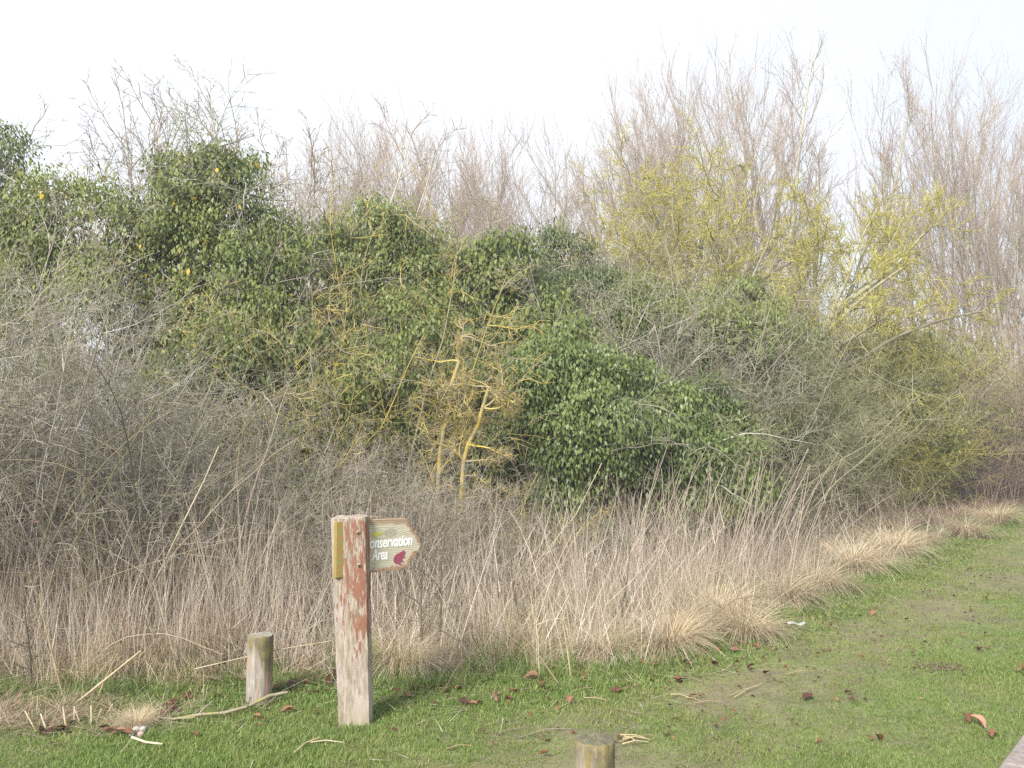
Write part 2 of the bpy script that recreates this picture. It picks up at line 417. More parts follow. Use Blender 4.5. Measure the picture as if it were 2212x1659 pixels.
def mat_post():
    """grey weathered wood, a pinkish undercoat and flakes of rust-red paint that survive mostly right of the middle and high up"""
    m, n, N, Lk = nodes_of('flaking_post_paint')
    o = N.new('ShaderNodeOutputMaterial'); p = N.new('ShaderNodeBsdfPrincipled'); p.inputs['Roughness'].default_value = .85
    tc, mp = coords(N, Lk, (1, 1, .10))
    sep = N.new('ShaderNodeSeparateXYZ'); Lk.new(tc.outputs['Object'], sep.inputs[0])
    grain = noise(N, Lk, mp.outputs[0], 95, 8, .65)
    wood = ramp(N, [(.25, (.10, .075, .05)), (.45, (.25, .205, .15)), (.6, (.36, .305, .24)), (.75, (.46, .40, .33))]); Lk.new(grain, wood.inputs['Fac'])
    _, mp2 = coords(N, Lk, (1, 1, .16))
    streak = noise(N, Lk, mp2.outputs[0], 34, 9, .7)
    _, mp3 = coords(N, Lk, (1, 1, .45))
    big = noise(N, Lk, mp3.outputs[0], 9, 4, .6)
    pinkm = sstep(N, Lk, math_n(N, Lk, 'MULTIPLY_ADD', big, .5, streak),   .72, .80)
    col = mixc(N, Lk, math_n(N, Lk, 'MULTIPLY', pinkm, .7), wood.outputs['Color'], (.44, .355, .32))
    # red paint: more on the right half (x > .01), fading out below 0.45 m
    px = math_n(N, Lk, 'ADD', sstep(N, Lk, sep.outputs['X'], -.12, .09), math_n(N, Lk, 'MULTIPLY', math_n(N, Lk, 'SUBTRACT', streak, .5), 1.6))
    pz = sstep(N, Lk, math_n(N, Lk, 'MULTIPLY_ADD', streak, .5, sep.outputs['Z']), .34, .90)
    bias = math_n(N, Lk, 'MULTIPLY', math_n(N, Lk, 'MULTIPLY_ADD', px, .34, .17), pz)
    top = sstep(N, Lk, sep.outputs['Z'], 1.19, 1.07)
    bias = math_n(N, Lk, 'MULTIPLY', bias, top)
    redv = math_n(N, Lk, 'ADD', math_n(N, Lk, 'MULTIPLY_ADD', big, .45, math_n(N, Lk, 'MULTIPLY', streak, .75)), bias)
    redm = sstep(N, Lk, redv, .90, .96)
    fine = noise(N, Lk, mp2.outputs[0], 70, 6, .7)
    redm = math_n(N, Lk, 'MULTIPLY', redm, sstep(N, Lk, fine, .43, .48))
    redc = mixc(N, Lk, grain, (.17, .065, .035), (.27, .125, .075))
    col = mixc(N, Lk, redm, col, redc)
    # algae near the ground and along the top
    alg = sstep(N, Lk, math_n(N, Lk, 'MULTIPLY_ADD', sep.outputs['Z'], -2.2, math_n(N, Lk, 'MULTIPLY', big, .6)), .0, .45)
    col = mixc(N, Lk, math_n(N, Lk, 'MULTIPLY', alg, .5), col, (.23, .22, .10))
    Lk.new(col, p.inputs['Base Color'])
    h = math_n(N, Lk, 'ADD', grain, math_n(N, Lk, 'MULTIPLY', redm, .35))
    b = N.new('ShaderNodeBump'); b.inputs['Strength'].default_value = .55; b.inputs['Distance'].default_value = .005
    Lk.new(h, b.inputs['Height']); Lk.new(b.outputs[0], p.inputs['Normal']); Lk.new(p.outputs[0], o.inputs['Surface'])
    return m
def mat_board():
    """bare sun-bleached board with a grain that runs round a knot; rust-red stain along its upper rim. Local x along, z up"""
    m, n, N, Lk = nodes_of('bleached_board')
    o = N.new('ShaderNodeOutputMaterial'); p = N.new('ShaderNodeBsdfPrincipled'); p.inputs['Roughness'].default_value = .8
    tc = N.new('ShaderNodeTexCoord'); sep = N.new('ShaderNodeSeparateXYZ'); Lk.new(tc.outputs['Object'], sep.inputs[0])
    kx = math_n(N, Lk, 'MULTIPLY', math_n(N, Lk, 'SUBTRACT', sep.outputs['X'], .302), 8.5)
    kz = math_n(N, Lk, 'MULTIPLY', math_n(N, Lk, 'SUBTRACT', sep.outputs['Z'], 1.024), 14.0)
    r2 = math_n(N, Lk, 'ADD', math_n(N, Lk, 'MULTIPLY', kx, kx), math_n(N, Lk, 'MULTIPLY', kz, kz))
    bump_k = math_n(N, Lk, 'POWER', 2.718, math_n(N, Lk, 'MULTIPLY', r2, -1.0))
    _, mp = coords(N, Lk, (.12, 1, 1))
    warp = noise(N, Lk, mp.outputs[0], 14, 4, .5)
    zz = math_n(N, Lk, 'ADD', math_n(N, Lk, 'MULTIPLY_ADD', bump_k, .03, sep.outputs['Z']), math_n(N, Lk, 'MULTIPLY', warp, .035))
    wv = math_n(N, Lk, 'SINE', math_n(N, Lk, 'MULTIPLY', zz, 620.0))
    wv = math_n(N, Lk, 'MULTIPLY_ADD', wv, .5, .5)
    _, mp2 = coords(N, Lk, (.06, 1, 1))
    fib = noise(N, Lk, mp2.outputs[0], 150, 5, .6)
    g = math_n(N, Lk, 'MULTIPLY_ADD', wv, .35, math_n(N, Lk, 'MULTIPLY', fib, .65))
    wood = ramp(N, [(.2, (.30, .26, .17)), (.5, (.48, .44, .32)), (.8, (.60, .56, .45))]); Lk.new(g, wood.outputs and wood.inputs['Fac'])
    ring = math_n(N, Lk, 'SINE', math_n(N, Lk, 'MULTIPLY', math_n(N, Lk, 'SQRT', r2), 30.0))
    kn = sstep(N, Lk, r2, .22, .04)
    col = mixc(N, Lk, math_n(N, Lk, 'MULTIPLY', kn, math_n(N, Lk, 'MULTIPLY_ADD', ring, .2, .6)), wood.outputs['Color'], (.27, .24, .19))
    blot = noise(N, Lk, mp.outputs[0], 30, 6, .6)
    stain = math_n(N, Lk, 'ADD', sep.outputs['Z'], math_n(N, Lk, 'MULTIPLY', math_n(N, Lk, 'SUBTRACT', blot, .5), .09))
    stm = math_n(N, Lk, 'MULTIPLY', sstep(N, Lk, stain, 1.066, 1.09), .7)
    col = mixc(N, Lk, stm, col, (.25, .125, .06))
    # the end that sticks out on the near side of the post is ochre with algae
    endm = sstep(N, Lk, sep.outputs['X'], .03, .02)
    ochre = mixc(N, Lk, sstep(N, Lk, blot, .4, .6), (.30, .185, .05), (.26, .22, .065))
    col = mixc(N, Lk, endm, col, ochre)
    Lk.new(col, p.inputs['Base Color'])
    b = N.new('ShaderNodeBump'); b.inputs['Strength'].default_value = .5; b.inputs['Distance'].default_value = .002
    Lk.new(g, b.inputs['Height']); Lk.new(b.outputs[0], p.inputs['Normal']); Lk.new(p.outputs[0], o.inputs['Surface'])
    return m
def mat_plain(name, c, rough=.7, c2=None, scale=40, bump=0.0):
    m, n, N, Lk = nodes_of(name)
    o = N.new('ShaderNodeOutputMaterial'); p = N.new('ShaderNodeBsdfPrincipled'); p.inputs['Roughness'].default_value = rough
    tc = N.new('ShaderNodeTexCoord')
    f = noise(N, Lk, tc.outputs['Object'], scale, 6, .65)
    Lk.new(mixc(N, Lk, sstep(N, Lk, f, .35, .65), c, c2 or tuple(v * .8 for v in c)), p.inputs['Base Color'])
    if bump:
        b = N.new('ShaderNodeBump'); b.inputs['Strength'].default_value = .6; b.inputs['Distance'].default_value = bump
        Lk.new(f, b.inputs['Height']); Lk.new(b.outputs[0], p.inputs['Normal'])
    Lk.new(p.outputs[0], o.inputs['Surface'])
    return m
def mat_bollard(name, alg_z, alg_w, seed):
    """silvery cracked wood with white paint remnants; ochre-green algae over its top end"""
    m, n, N, Lk = nodes_of(name)
    o = N.new('ShaderNodeOutputMaterial'); p = N.new('ShaderNodeBsdfPrincipled'); p.inputs['Roughness'].default_value = .9
    tc = N.new('ShaderNodeTexCoord'); sep = N.new('ShaderNodeSeparateXYZ'); Lk.new(tc.outputs['Object'], sep.inputs[0])
    mp = N.new('ShaderNodeMapping'); mp.inputs['Scale'].default_value = (1, 1, .13); mp.inputs['Location'].default_value = (seed, 0, 0)
    Lk.new(tc.outputs['Object'], mp.inputs['Vector'])
    g = noise(N, Lk, mp.outputs[0], 70, 8, .7)
    wood = ramp(N, [(.28, (.07, .055, .04)), (.42, (.24, .205, .165)), (.6, (.38, .345, .30)), (.8, (.50, .475, .43))]); Lk.new(g, wood.inputs['Fac'])
    s2 = noise(N, Lk, mp.outputs[0], 24, 6, .6)
    col = mixc(N, Lk, math_n(N, Lk, 'MULTIPLY', sstep(N, Lk, s2, .56, .62), .7), wood.outputs['Color'], (.40, .24, .15))
    gx = math_n(N, Lk, 'MULTIPLY_ADD', sep.outputs['X'], 1.2, sep.outputs['Z'])
    av = math_n(N, Lk, 'ADD', gx, math_n(N, Lk, 'MULTIPLY', math_n(N, Lk, 'SUBTRACT', s2, .5), .35))
    am = sstep(N, Lk, av, alg_z - alg_w, alg_z + alg_w)
    f = noise(N, Lk, tc.outputs['Object'], 18, 5, .6)
    algc = mixc(N, Lk, sstep(N, Lk, f, .4, .62), (.12, .10, .055), (.20, .155, .05))
    keep = sstep(N, Lk, g, .70, .62)
    col = mixc(N, Lk, math_n(N, Lk, 'MULTIPLY', am, math_n(N, Lk, 'MULTIPLY', keep, .92)), col, algc)
    Lk.new(col, p.inputs['Base Color'])
    b = N.new('ShaderNodeBump'); b.inputs['Strength'].default_value = .8; b.inputs['Distance'].default_value = .006
    Lk.new(g, b.inputs['Height']); Lk.new(b.outputs[0], p.inputs['Normal']); Lk.new(p.outputs[0], o.inputs['Surface'])
    return m
M['post'] = mat_post()
M['board'] = mat_board()
M['red_edge'] = mat_plain('rust_red_paint', (.27, .115, .06), .8, (.40, .30, .20), 60, .002)
M['white_paint'] = mat_plain('white_lettering_paint', (.88, .87, .84), .6, (.80, .79, .75), 50)
M['maroon'] = mat_plain('maroon_paint', (.25, .045, .075), .5, (.30, .07, .10), 50)
M['yellow'] = mat_plain('yellow_paint', (.56, .50, .06), .6, (.44, .42, .08), 90)
M['bolt'] = mat_plain('weathered_bolt', (.33, .24, .19), .6, (.25, .17, .13), 80)
M['bollard_far'] = mat_bollard('bollard_wood', .30, .06, 0.0)
M['bollard_near'] = mat_bollard('bollard_wood_mossy', .30, .10, 3.7)
M['end_grain'] = mat_plain('grey_end_grain', (.22, .195, .15), .9, (.31, .285, .23), 45, .006)
M['end_grain_moss'] = mat_plain('mossy_end_grain', (.10, .085, .06), .9, (.17, .16, .085), 22, .008)
M['slab'] = mat_plain('paving_slab', (.20, .165, .15), .9, (.30, .25, .225), 28, .003)
M['joint'] = mat_plain('paving_joint', (.30, .28, .20), .95, (.40, .38, .28), 30, .003)
M['stone'] = mat_plain('white_stone', (.44, .41, .37), .7, (.33, .29, .25), 30, .003)
M['pink_stone'] = mat_plain('pinkish_stone', (.42, .28, .25), .8, (.34, .23, .21), 30, .003)
M['paper'] = mat_plain('pale_litter', (.42, .43, .41), .6, (.34, .35, .33), 20)
M['earth'] = mat_plain('turned_earth', (.085, .06, .04), .95, (.14, .105, .065), 35, .02)
M['feather'] = mat_plain('black_feather', (.012, .012, .014), .5)
M['beak'] = mat_plain('dark_beak', (.10, .06, .02), .5)

# ================================================================== GROUND
def build_ground():
    xs = np.unique(np.concatenate([np.linspace(-8, 14, 90), np.linspace(14, 60, 20), np.linspace(-60, -8, 20), [-300, -150, 150, 300]]))
    ys = np.unique(np.concatenate([np.linspace(-6, 24, 116), np.linspace(24, 90, 24), [-300, -150, -60, -20, 150, 300, 600]]))
    X, Y = np.meshgrid(xs, ys)
    Z = ground_z(X, Y)
    idx = np.arange(X.size).reshape(X.shape)
    f = np.stack([idx[:-1, :-1], idx[:-1, 1:], idx[1:, 1:], idx[1:, :-1]], -1)
    g = Geo(); g.add(np.stack([X, Y, Z], -1), f, wear(X, Y).ravel())
    o = link_mesh('ground', g.mesh('ground', M['soil']))
    tag(o, 'flat earth with thin grass and moss under the lawn and hedge', 'ground', kind='structure')
build_ground()

# ------------------------------------------------------------------ scattering of grass
def scatter(name, variants, pos, rot, scl, tint, idx, label, cat):
    col = bpy.data.collections.new(name + '_clumps')
    for me in variants:
        col.objects.link(bpy.data.objects.new(name + '_clump', me))
    me = bpy.data.meshes.new(name)
    n = len(pos)
    me.vertices.add(n); me.vertices.foreach_set('co', np.asarray(pos, np.float32).ravel())
    for nm, ty, key, arr in (('rot', 'FLOAT_VECTOR', 'vector', rot), ('scl', 'FLOAT', 'value', scl), ('tint', 'FLOAT', 'value', tint)):
        a = me.attributes.new(nm, ty, 'POINT'); a.data.foreach_set(key, np.asarray(arr, np.float32).ravel())
    a = me.attributes.new('pick', 'INT', 'POINT'); a.data.foreach_set('value', np.asarray(idx, np.int32))
    me.update()
    o = bpy.data.objects.new(name, me); COL.objects.link(o)
    ng = bpy.data.node_groups.new(name + '_scatter', 'GeometryNodeTree')
    ng.interface.new_socket('Geometry', in_out='INPUT', socket_type='NodeSocketGeometry')
    ng.interface.new_socket('Geometry', in_out='OUTPUT', socket_type='NodeSocketGeometry')
    N, L = ng.nodes, ng.links
    gi = N.new('NodeGroupInput'); go = N.new('NodeGroupOutput')
    ci = N.new('GeometryNodeCollectionInfo'); ci.inputs['Collection'].default_value = col
    ci.inputs['Separate Children'].default_value = True; ci.inputs['Reset Children'].default_value = True
    ip = N.new('GeometryNodeInstanceOnPoints'); ip.inputs['Pick Instance'].default_value = True
    def named(nm, ty):
        k = N.new('GeometryNodeInputNamedAttribute'); k.data_type = ty; k.inputs['Name'].default_value = nm
        return k.outputs['Attribute']
    e = N.new('FunctionNodeEulerToRotation')
    L.new(named('rot', 'FLOAT_VECTOR'), e.inputs[0]); L.new(e.outputs[0], ip.inputs['Rotation'])
    L.new(named('scl', 'FLOAT'), ip.inputs['Scale']); L.new(named('pick', 'INT'), ip.inputs['Instance Index'])
    L.new(gi.outputs[0], ip.inputs['Points']); L.new(ci.outputs[0], ip.inputs['Instance'])
    L.new(ip.outputs[0], go.inputs[0])
    md = o.modifiers.new('scatter', 'NODES'); md.node_group = ng
    return tag(o, label, cat, kind='stuff')
def clump(seed, n, spread, L, lean, bend, W, K, mat, name, uni=False):
    rng = np.random.default_rng(seed)
    g = Geo()
    r = spread * np.sqrt(rng.random(n)); a = rng.random(n) * 6.283
    base = np.stack([r * np.cos(a), r * np.sin(a), np.full(n, -.01)], 1)
    az = rng.random(n) * 6.283 if not uni else rng.normal(0, .6, n)
    blades(g, rng, base, az, np.abs(rng.normal(0, 1, n)) * lean[1] + lean[0], bend[0] + (bend[1] - bend[0]) * rng.random(n),
           L[0] + (L[1] - L[0]) * rng.random(n) ** 1.3, W * (.6 + .8 * rng.random(n)), K, rng.random(n))
    return g.mesh(name, mat)

def build_lawn():
    rng = np.random.default_rng(5)
    var = [clump(100 + k, 13, .035, (.015, .05), (.15, .45), (.2, 1.6), .0042, 3, M['lawn'], 'lawn_tuft') for k in range(5)]
    out = []
    # density falls with distance while tufts grow
    for (y0, y1, dens, sc) in ((2.6, 4.6, 4200, .85), (4.6, 6.5, 3600, .9), (6.5, 9, 2300, 1.0), (9, 13, 1100, 1.15), (13, 20, 520, 1.35), (20, 36, 200, 1.7)):
        x0, x1 = -(.62 * y1 + .6), .62 * y1 + .6
        n = int((x1 - x0) * (y1 - y0) * dens)
        x = rng.uniform(x0, x1, n); y = rng.uniform(y0, y1, n)
        k = y < edge_y(x) + .25 + .1 * rng.normal(size=n)
        w = wear(x, y)
        patch = np.sin(2.3 * x + 3.1 * y) * np.sin(4.7 * x - 1.9 * y + 1) * .5 + np.sin(7.9 * x + 5 * y) * np.sin(6.1 * y - 8.3 * x) * .5
        k &= rng.random(n) > np.clip(.42 * w + .35 * w * patch + .10 * patch, 0, .92)
        out.append(np.stack([x[k], y[k], np.full(k.sum(), sc)], 1))
    q = np.concatenate(out); x, y, sc = q.T
    n = len(x); w = wear(x, y)
    pe_ = G(2030, 1447); mud = (np.hypot((x - pe_[0]) / .15, (y - pe_[1]) / .10) < 1)
    slabs = (x - 2.265) * .77 - (y - 4.25) * .64 > -.015
    k = ~(mud & (rng.random(n) < .5)) & ~slabs
    x, y, sc, w = x[k], y[k], sc[k], w[k]; n = len(x)
    patch_ = np.sin(2.3 * x + 3.1 * y) * np.sin(4.7 * x - 1.9 * y + 1)
    rich = .5 + .5 * np.sin(1.7 * x + .8) * np.sin(1.3 * y + .4 * x)
    s = sc * (.7 + .6 * rng.random(n)) * (1 - .45 * w) * (.62 + .5 * rich) * (1.0 + .8 * np.clip(1 - (edge_y(x) - y) / .8, 0, 1))
    rot = np.stack([rng.normal(0, .18, n), rng.normal(0, .18, n), rng.random(n) * 6.283], 1)
    tint = np.clip(.04 + .48 * w + .10 * patch_ * (.4 + w) + .14 * rng.normal(size=n), 0, 1)
    scatter('lawn_grass', var, np.stack([x, y, ground_z(x, y)], 1), rot, s, tint, rng.integers(0, 5, n),
            'short mown green grass of the verge, worn olive along the track', 'grass')
    print('lawn', n)
build_lawn()

def build_dry_grass():
    rng = np.random.default_rng(8)
    stalks = [clump(200 + k, 11, .10, (.45, 1.2), (.02, .17), (-.3, .6), .0046, 4, M['stalk'], 'stalk_clump') for k in range(5)]
    blade = [clump(220 + k, 32, .13, (.22, .80), (.08, .40), (.3, 2.7), .0052, 5, M['straw'], 'blade_clump') for k in range(5)]
    mat = [clump(240 + k, 36, .16, (.22, .6), (1.05, .30), (.1, .8), .0050, 4, M['mat_straw'], 'mat_clump') for k in range(4)]
    green = [clump(260 + k, 26, .07, (.08, .26), (.1, .3), (.4, 1.5), .0055, 4, M['green'], 'green_tuft') for k in range(4)]
    def area(n, x0, x1, off0, off1, far=None):
        x = rng.uniform(x0, x1, n); e = edge_y(x); h = hedge_y(x) if far is None else hedge_y(x) + far
        t = rng.random(n)
        y = e + off0 + (h + off1 - e - off0) * t
        return x, y, t
    def lodged(n):
        # long broken stalks that lean and cross one another
        x, y, t = area(n, -5.5, 7, .1, .2)
        g = Geo(); k = len(x); az = rng.random(k) * 6.283
        base = np.stack([x, y, ground_z(x, y) + .7 * rng.random(k) ** 1.5 * np.clip((y - edge_y(x)) / 1.2, 0.05, 1)], 1)
        blades(g, rng, base, az, .5 + 1.0 * rng.random(k), rng.normal(.1, .4, k),   .35 + .65 * rng.random(k), .0035 + .003 * rng.random(k), 4, rng.random(k), .3)
        o = link_mesh('lodged_stalks', g.mesh('lodged_stalks', M['lodged'])); tag(o, 'broken pale stalks leaning across one another in the dead grass', 'dry stalks', kind='stuff')
    lodged(5200)
    def go(name, var, x, y, s, tint, label, cat, leanx=0.0, lean=.1):
        n = len(x)
        rot = np.stack([rng.normal(0, lean, n), rng.normal(leanx, lean, n), rng.random(n) * 6.283], 1)
        # lean first, then spin about the local axis
        scatter(name, var, np.stack([x, y, ground_z(x, y)], 1), rot, s, tint, rng.integers(0, len(var), n), label, cat)
    # tall dry stalks: thin at the left in front of the thicket, a dense stand before the bright ivy
    x, y, t = area(3400, -6.5, 4.8, .12, .6)
    k = (rng.random(len(x)) < np.interp(x, [-6, -2, -.8, .5, 2, 3.2, 4, 4.8], [.55, .7, .6, .55, .75, .75, .15, .0])); x, y, t = x[k], y[k], t[k]
    s = np.interp(x, [-6, -2, -.6, 1, 2.2, 3.5, 4.8], [1.3, 1.25, 1.1, 1.0, 1.05, 1.0, .6]) * (.6 + .55 * rng.random(len(x))) * np.interp(t, [0, .25, 1], [.5, .85, 1.1])
    go('dead_stalks', stalks, x, y, s, rng.random(len(x)), 'thin dry upright stalks standing in front of the hedge', 'dry stalks', .08, .15)
    # arching straw-coloured grass
    x, y, t = area(3800, -6.5, 7, -.06, .3)
    k = rng.random(len(x)) < np.interp(x, [-6, -2.2, -1, 0, 3, 5, 7], [.35, .45, .7, 1, .8, .22, .1]) * np.interp(t, [0, .1, .8, 1], [.5, 1, .8, .4]); x, y, t = x[k], y[k], t[k]
    k = rng.random(len(x)) < .62 + .5 * np.sin(4.3 * x + 2.2 * y + .5) * np.sin(3.1 * y - 2.9 * x); x, y, t = x[k], y[k], t[k]
    hump = .75 + .45 * np.sin(3.3 * x + 1.2 * y) * np.sin(2.1 * y - 1.7 * x + .6)
    s = np.interp(x, [-6, -1, 1, 3, 7], [.75, .85, .95, .85, .7]) * (.35 + .6 * rng.random(len(x))) * np.interp(t, [0, .3, 1], [.65, 1, 1.25]) * hump
    go('dry_grass', blade, x, y, s, rng.random(len(x)), 'pale straw coloured dead grass between the lawn and the hedge', 'dry grass', .05, .24)
    # flattened brown straw running away to the right
    x, y, t = area(6500, -5.5, 30, .1, .6)
    k = (rng.random(len(x)) < np.interp(x, [-5, 0, 3, 5, 12, 30], [.22, .3, .5, 1, 1, 1])) & (t > np.interp(x, [2.5, 4], [0, .24]) * (.6 + .8 * rng.random(len(x)))); x, y, t = x[k], y[k], t[k]
    s = (.6 + .7 * rng.random(len(x))) * np.interp(x, [0, 3, 5, 10, 30], [.8, .75, .8, 1.1, 2])
    go('matted_straw', mat, x, y, s, rng.random(len(x)), 'brown flattened straw matted along the foot of the hedge', 'straw', 0, .25)
    # dark bramble runners arching through the dead grass
    n = 110; x, y, t = area(n, -5.5, 5, .25, .4); b = np.stack([x, y, ground_z(x, y)], 1)
    d = np.stack([rng.normal(0, .6, n), rng.normal(-.1, .4, n), np.ones(n)], 1)
    lv = grow(rng, b, d, rng.uniform(.7, 1.5, n), rng.uniform(.003, .006, n), 10, -1.1, .07, [dict(n=7, t0=.2, ang=50, len=.28, k=4, rr=.6, wob=.15, rmin=.002)], taper=.4)
    o = link_mesh('bramble_runners', to_geo(rng, lv, (4, 3)).mesh('bramble_runners', M['twig_purple'])); tag(o, 'dark thin bramble runners arching through the dead grass', 'brambles', kind='stuff')
    # fresh green grass along the margin
    x, y, t = area(1500, -6.5, 12, -.15, 0)
    y = edge_y(x) - .15 + np.abs(rng.normal(0, .40, len(x)))
    k = rng.random(len(x)) < np.interp(x, [-6, -2, 0, 2, 5, 12], [.9, 1, .55, .35, .2, .15]) * (.35 + .65 * (np.sin(2.6 * x + 1) * np.sin(4.1 * x) > -.1)); x, y = x[k], y[k]
    s = (.55 + .6 * rng.random(len(x))) * np.interp(y, [5, 8, 16], [.8, .8, 1.0])
    go('green_grass_margin', green, x, y, s, rng.random(len(x)) * .8, 'longer fresh green grass along the edge of the dead grass', 'grass', 0, .15)
    # green tufts deep in the dead grass too
    x, y, t = area(500, -5, 4, .1, -.5); k = np.sin(3.3 * x + 1) * np.sin(4.4 * y + 2 * x) > .1; x, y = x[k], y[k]
    go('green_grass_tufts', green, x, y, 1.0 + .7 * rng.random(len(x)), rng.random(len(x)), 'green tufts growing up through the dead grass', 'grass', 0, .2)
    # crumbs of leaf and short straws on the mown grass, thickest along the verge
    n = 2600; x = rng.uniform(-4.5, 8, n); y = edge_y(x) - np.abs(rng.normal(0, .35, n)) + .1
    m = 900; w_ = rng.uniform(3.4, 11, m); x = np.r_[x, np.interp(w_, [2, 4.36, 5.17, 6.6, 8, 10.1, 14], [-.9, .33, 1.0, 2.3, 3.6, 5.6, 8.6]) + rng.normal(0, .8, m)]; y = np.r_[y, w_]; n = len(x)
    g = Geo(); p = np.stack([x, y, ground_z(x, y) + rng.uniform(.006, .03, n)], 1)
    ln = rng.uniform(.012, .04, n); leaves(g, rng, p, nrm(rng.normal(0, .5, (n, 3)) + np.array([0, 0, 1])), nrm(rng.normal(size=(n, 3)) * np.array([1, 1, .2])), ln, ln * rng.uniform(.4, .8, n), rng.random(n))
    o = link_mesh('leaf_litter', g.mesh('leaf_litter', M['dead_leaf'])); tag(o, 'small brown crumbs of dead leaf strewn along the verge', 'leaf litter', kind='stuff')
    n = 1100; x = rng.uniform(-4.5, 8, n); y = edge_y(x) - np.abs(rng.normal(0, .5, n)) + .05
    g = Geo(); blades(g, rng, np.stack([x, y, ground_z(x, y) + rng.uniform(.01, .035, n)], 1), rng.random(n) * 6.283, np.full(n, 1.5), rng.normal(0, .12, n), rng.uniform(.05, .28, n), rng.uniform(.0025, .0045, n), 3, rng.random(n), .3)
    o = link_mesh('straw_litter', g.mesh('straw_litter', M['lodged'])); tag(o, 'short dry straws strewn on the mown grass along the verge', 'straw', kind='stuff')
    # cut straw strewn on the mown edge at the left and loose bits on the lawn
    x = np.concatenate([rng.normal(-2.75, .40, 90), rng.normal(-3.3, .3, 30), rng.normal(-2.1, .12, 10)])
    y = np.concatenate([rng.normal(5.15, .14, 90), rng.normal(5.2, .14, 30), rng.normal(4.95, .05, 10)])
    go('cut_straw', mat, x, y, .35 + .3 * rng.random(len(x)), .55 + .45 * rng.random(len(x)), 'loose cut straw strewn on the grass in the lower left', 'straw', 0, .2)
build_dry_grass()

# ================================================================== SIGNPOST
def box_grid(w, d, h, seed, nz=24, nx=6, w_top=None, amp=.0025):
    """a square timber with slightly worn, uneven faces and rounded edges"""
    rng = np.random.default_rng(seed)
    w_top = w_top or w
    prof = []
    r = .008
    for (sx, sy) in ((1, -1), (1, 1), (-1, 1), (-1, -1)):
        pass
    ring = []
    half = lambda a: a / 2
    for side in range(4):
        for i in range(nx):
            t = -1 + 2 * (i + .0) / nx
            p = [(t, -1), (1, t), (-t, 1), (-1, -t)][side]
            ring.append(p)
    ring = np.array(ring, float)
    ring *= np.where((np.abs(ring[:, :1]) > .99) & (np.abs(ring[:, 1:]) > .99), .965, 1)
    m = len(ring)
    groove = rng.normal(0, 1, m)
    V = []
    zs = np.linspace(-.25, h, nz)
    for z in zs:
        k = np.interp(z, [0, h], [w, w_top]) / 2
        jit = 1 + (groove * .6 + rng.normal(0, .6, m)) * amp / k
        V.append(np.stack([ring[:, 0] * k * jit, ring[:, 1] * d / 2 * jit, np.full(m, z)], 1))
    V[-1][:, 2] += rng.normal(0, .0025, m)
    inset = V[-1].copy(); inset[:, :2] *= .97; inset[:, 2] += .002
    V.append(inset)
    V = np.concatenate(V); n = nz + 1
    F = []
    for a in range(n - 1):
        for b in range(m):
            F.append((a * m + b, a * m + (b + 1) % m, (a + 1) * m + (b + 1) % m, (a + 1) * m + b))
    F.append(tuple(range((n - 1) * m, n * m)))
    return V, F
def prism(poly, t0, t1):
    """outline in (x, z) given a thickness along y"""
    k = len(poly)
    V = [(x, t0, z) for x, z in poly] + [(x, t1, z) for x, z in poly]
    F = [tuple(range(k)), tuple(range(2 * k - 1, k - 1, -1))]
    F += [(i, i + k, (i + 1) % k + k, (i + 1) % k) for i in range(k)]
    return V, F
def rounded(poly, n=2):
    p = np.array(poly, float)
    for _ in range(n):
        q = np.roll(p, -1, 0)
        p = np.stack([p * .75 + q * .25, p * .25 + q * .75], 1).reshape(-1, 2)
    return [tuple(v) for v in p]
def text_mesh(name, s, material, shear=.20, bold=.022):
    cu = bpy.data.curves.new(name, 'FONT'); cu.body = s; cu.size = 1.0
    cu.shear = shear; cu.offset = bold; cu.extrude = .012; cu.space_character = .95
    ob = bpy.data.objects.new(name, cu); COL.objects.link(ob)
    dg = bpy.context.evaluated_depsgraph_get(); dg.update()
    me = bpy.data.meshes.new_from_object(ob.evaluated_get(dg))
    bpy.data.objects.remove(ob); bpy.data.curves.remove(cu)
    me.name = name; me.materials.clear(); me.materials.append(material)
    co = np.array([v.co for v in me.vertices])
    return me, co[:, 0].min(), co[:, 0].max()

post_base = G(765, 1575)
POST_W, POST_D = .172, .13
sp = thing('signpost', 'weathered timber signpost with flaking red paint and a pointed board', 'signpost', (post_base[0], post_base[1] + POST_D / 2, post_base[2]))
sp.rotation_euler = (0, rad(-2.2), 0)
V, F = box_grid(.170, POST_D, 1.122, 3, w_top=.195)
link_mesh('post', bm_mesh('post', V, F, M['post'], False), sp)
be = bpy.data.objects.new('sign_board', None)
TH = rad(35)
out = [(-.030, 1.106), (.20, 1.106), (.30, 1.104), (.397, 1.101), (.433, 1.05), (.478, .99), (.492, .966), (.496, .938), (.479, .910), (.452, .885), (.431, .868), (.414, .826), (.347, .815), (.30, .8125), (.248, .811), (.162, .812), (.05, .803), (-.030, .800)]
bd_V, bd_F = prism(out, 0.0, .034)
board = link_mesh('sign_board', bm_mesh('sign_board', bd_V, bd_F, M['board']), sp, (-.079, -.072, 0), (Matrix.Rotation(rad(2.2), 3, 'Y') @ Matrix.Rotation(TH, 3, 'Z')).to_euler())
mdb = board.modifiers.new('bevel', 'BEVEL'); mdb.width = .0025; mdb.segments = 1; mdb.limit_method = 'ANGLE'
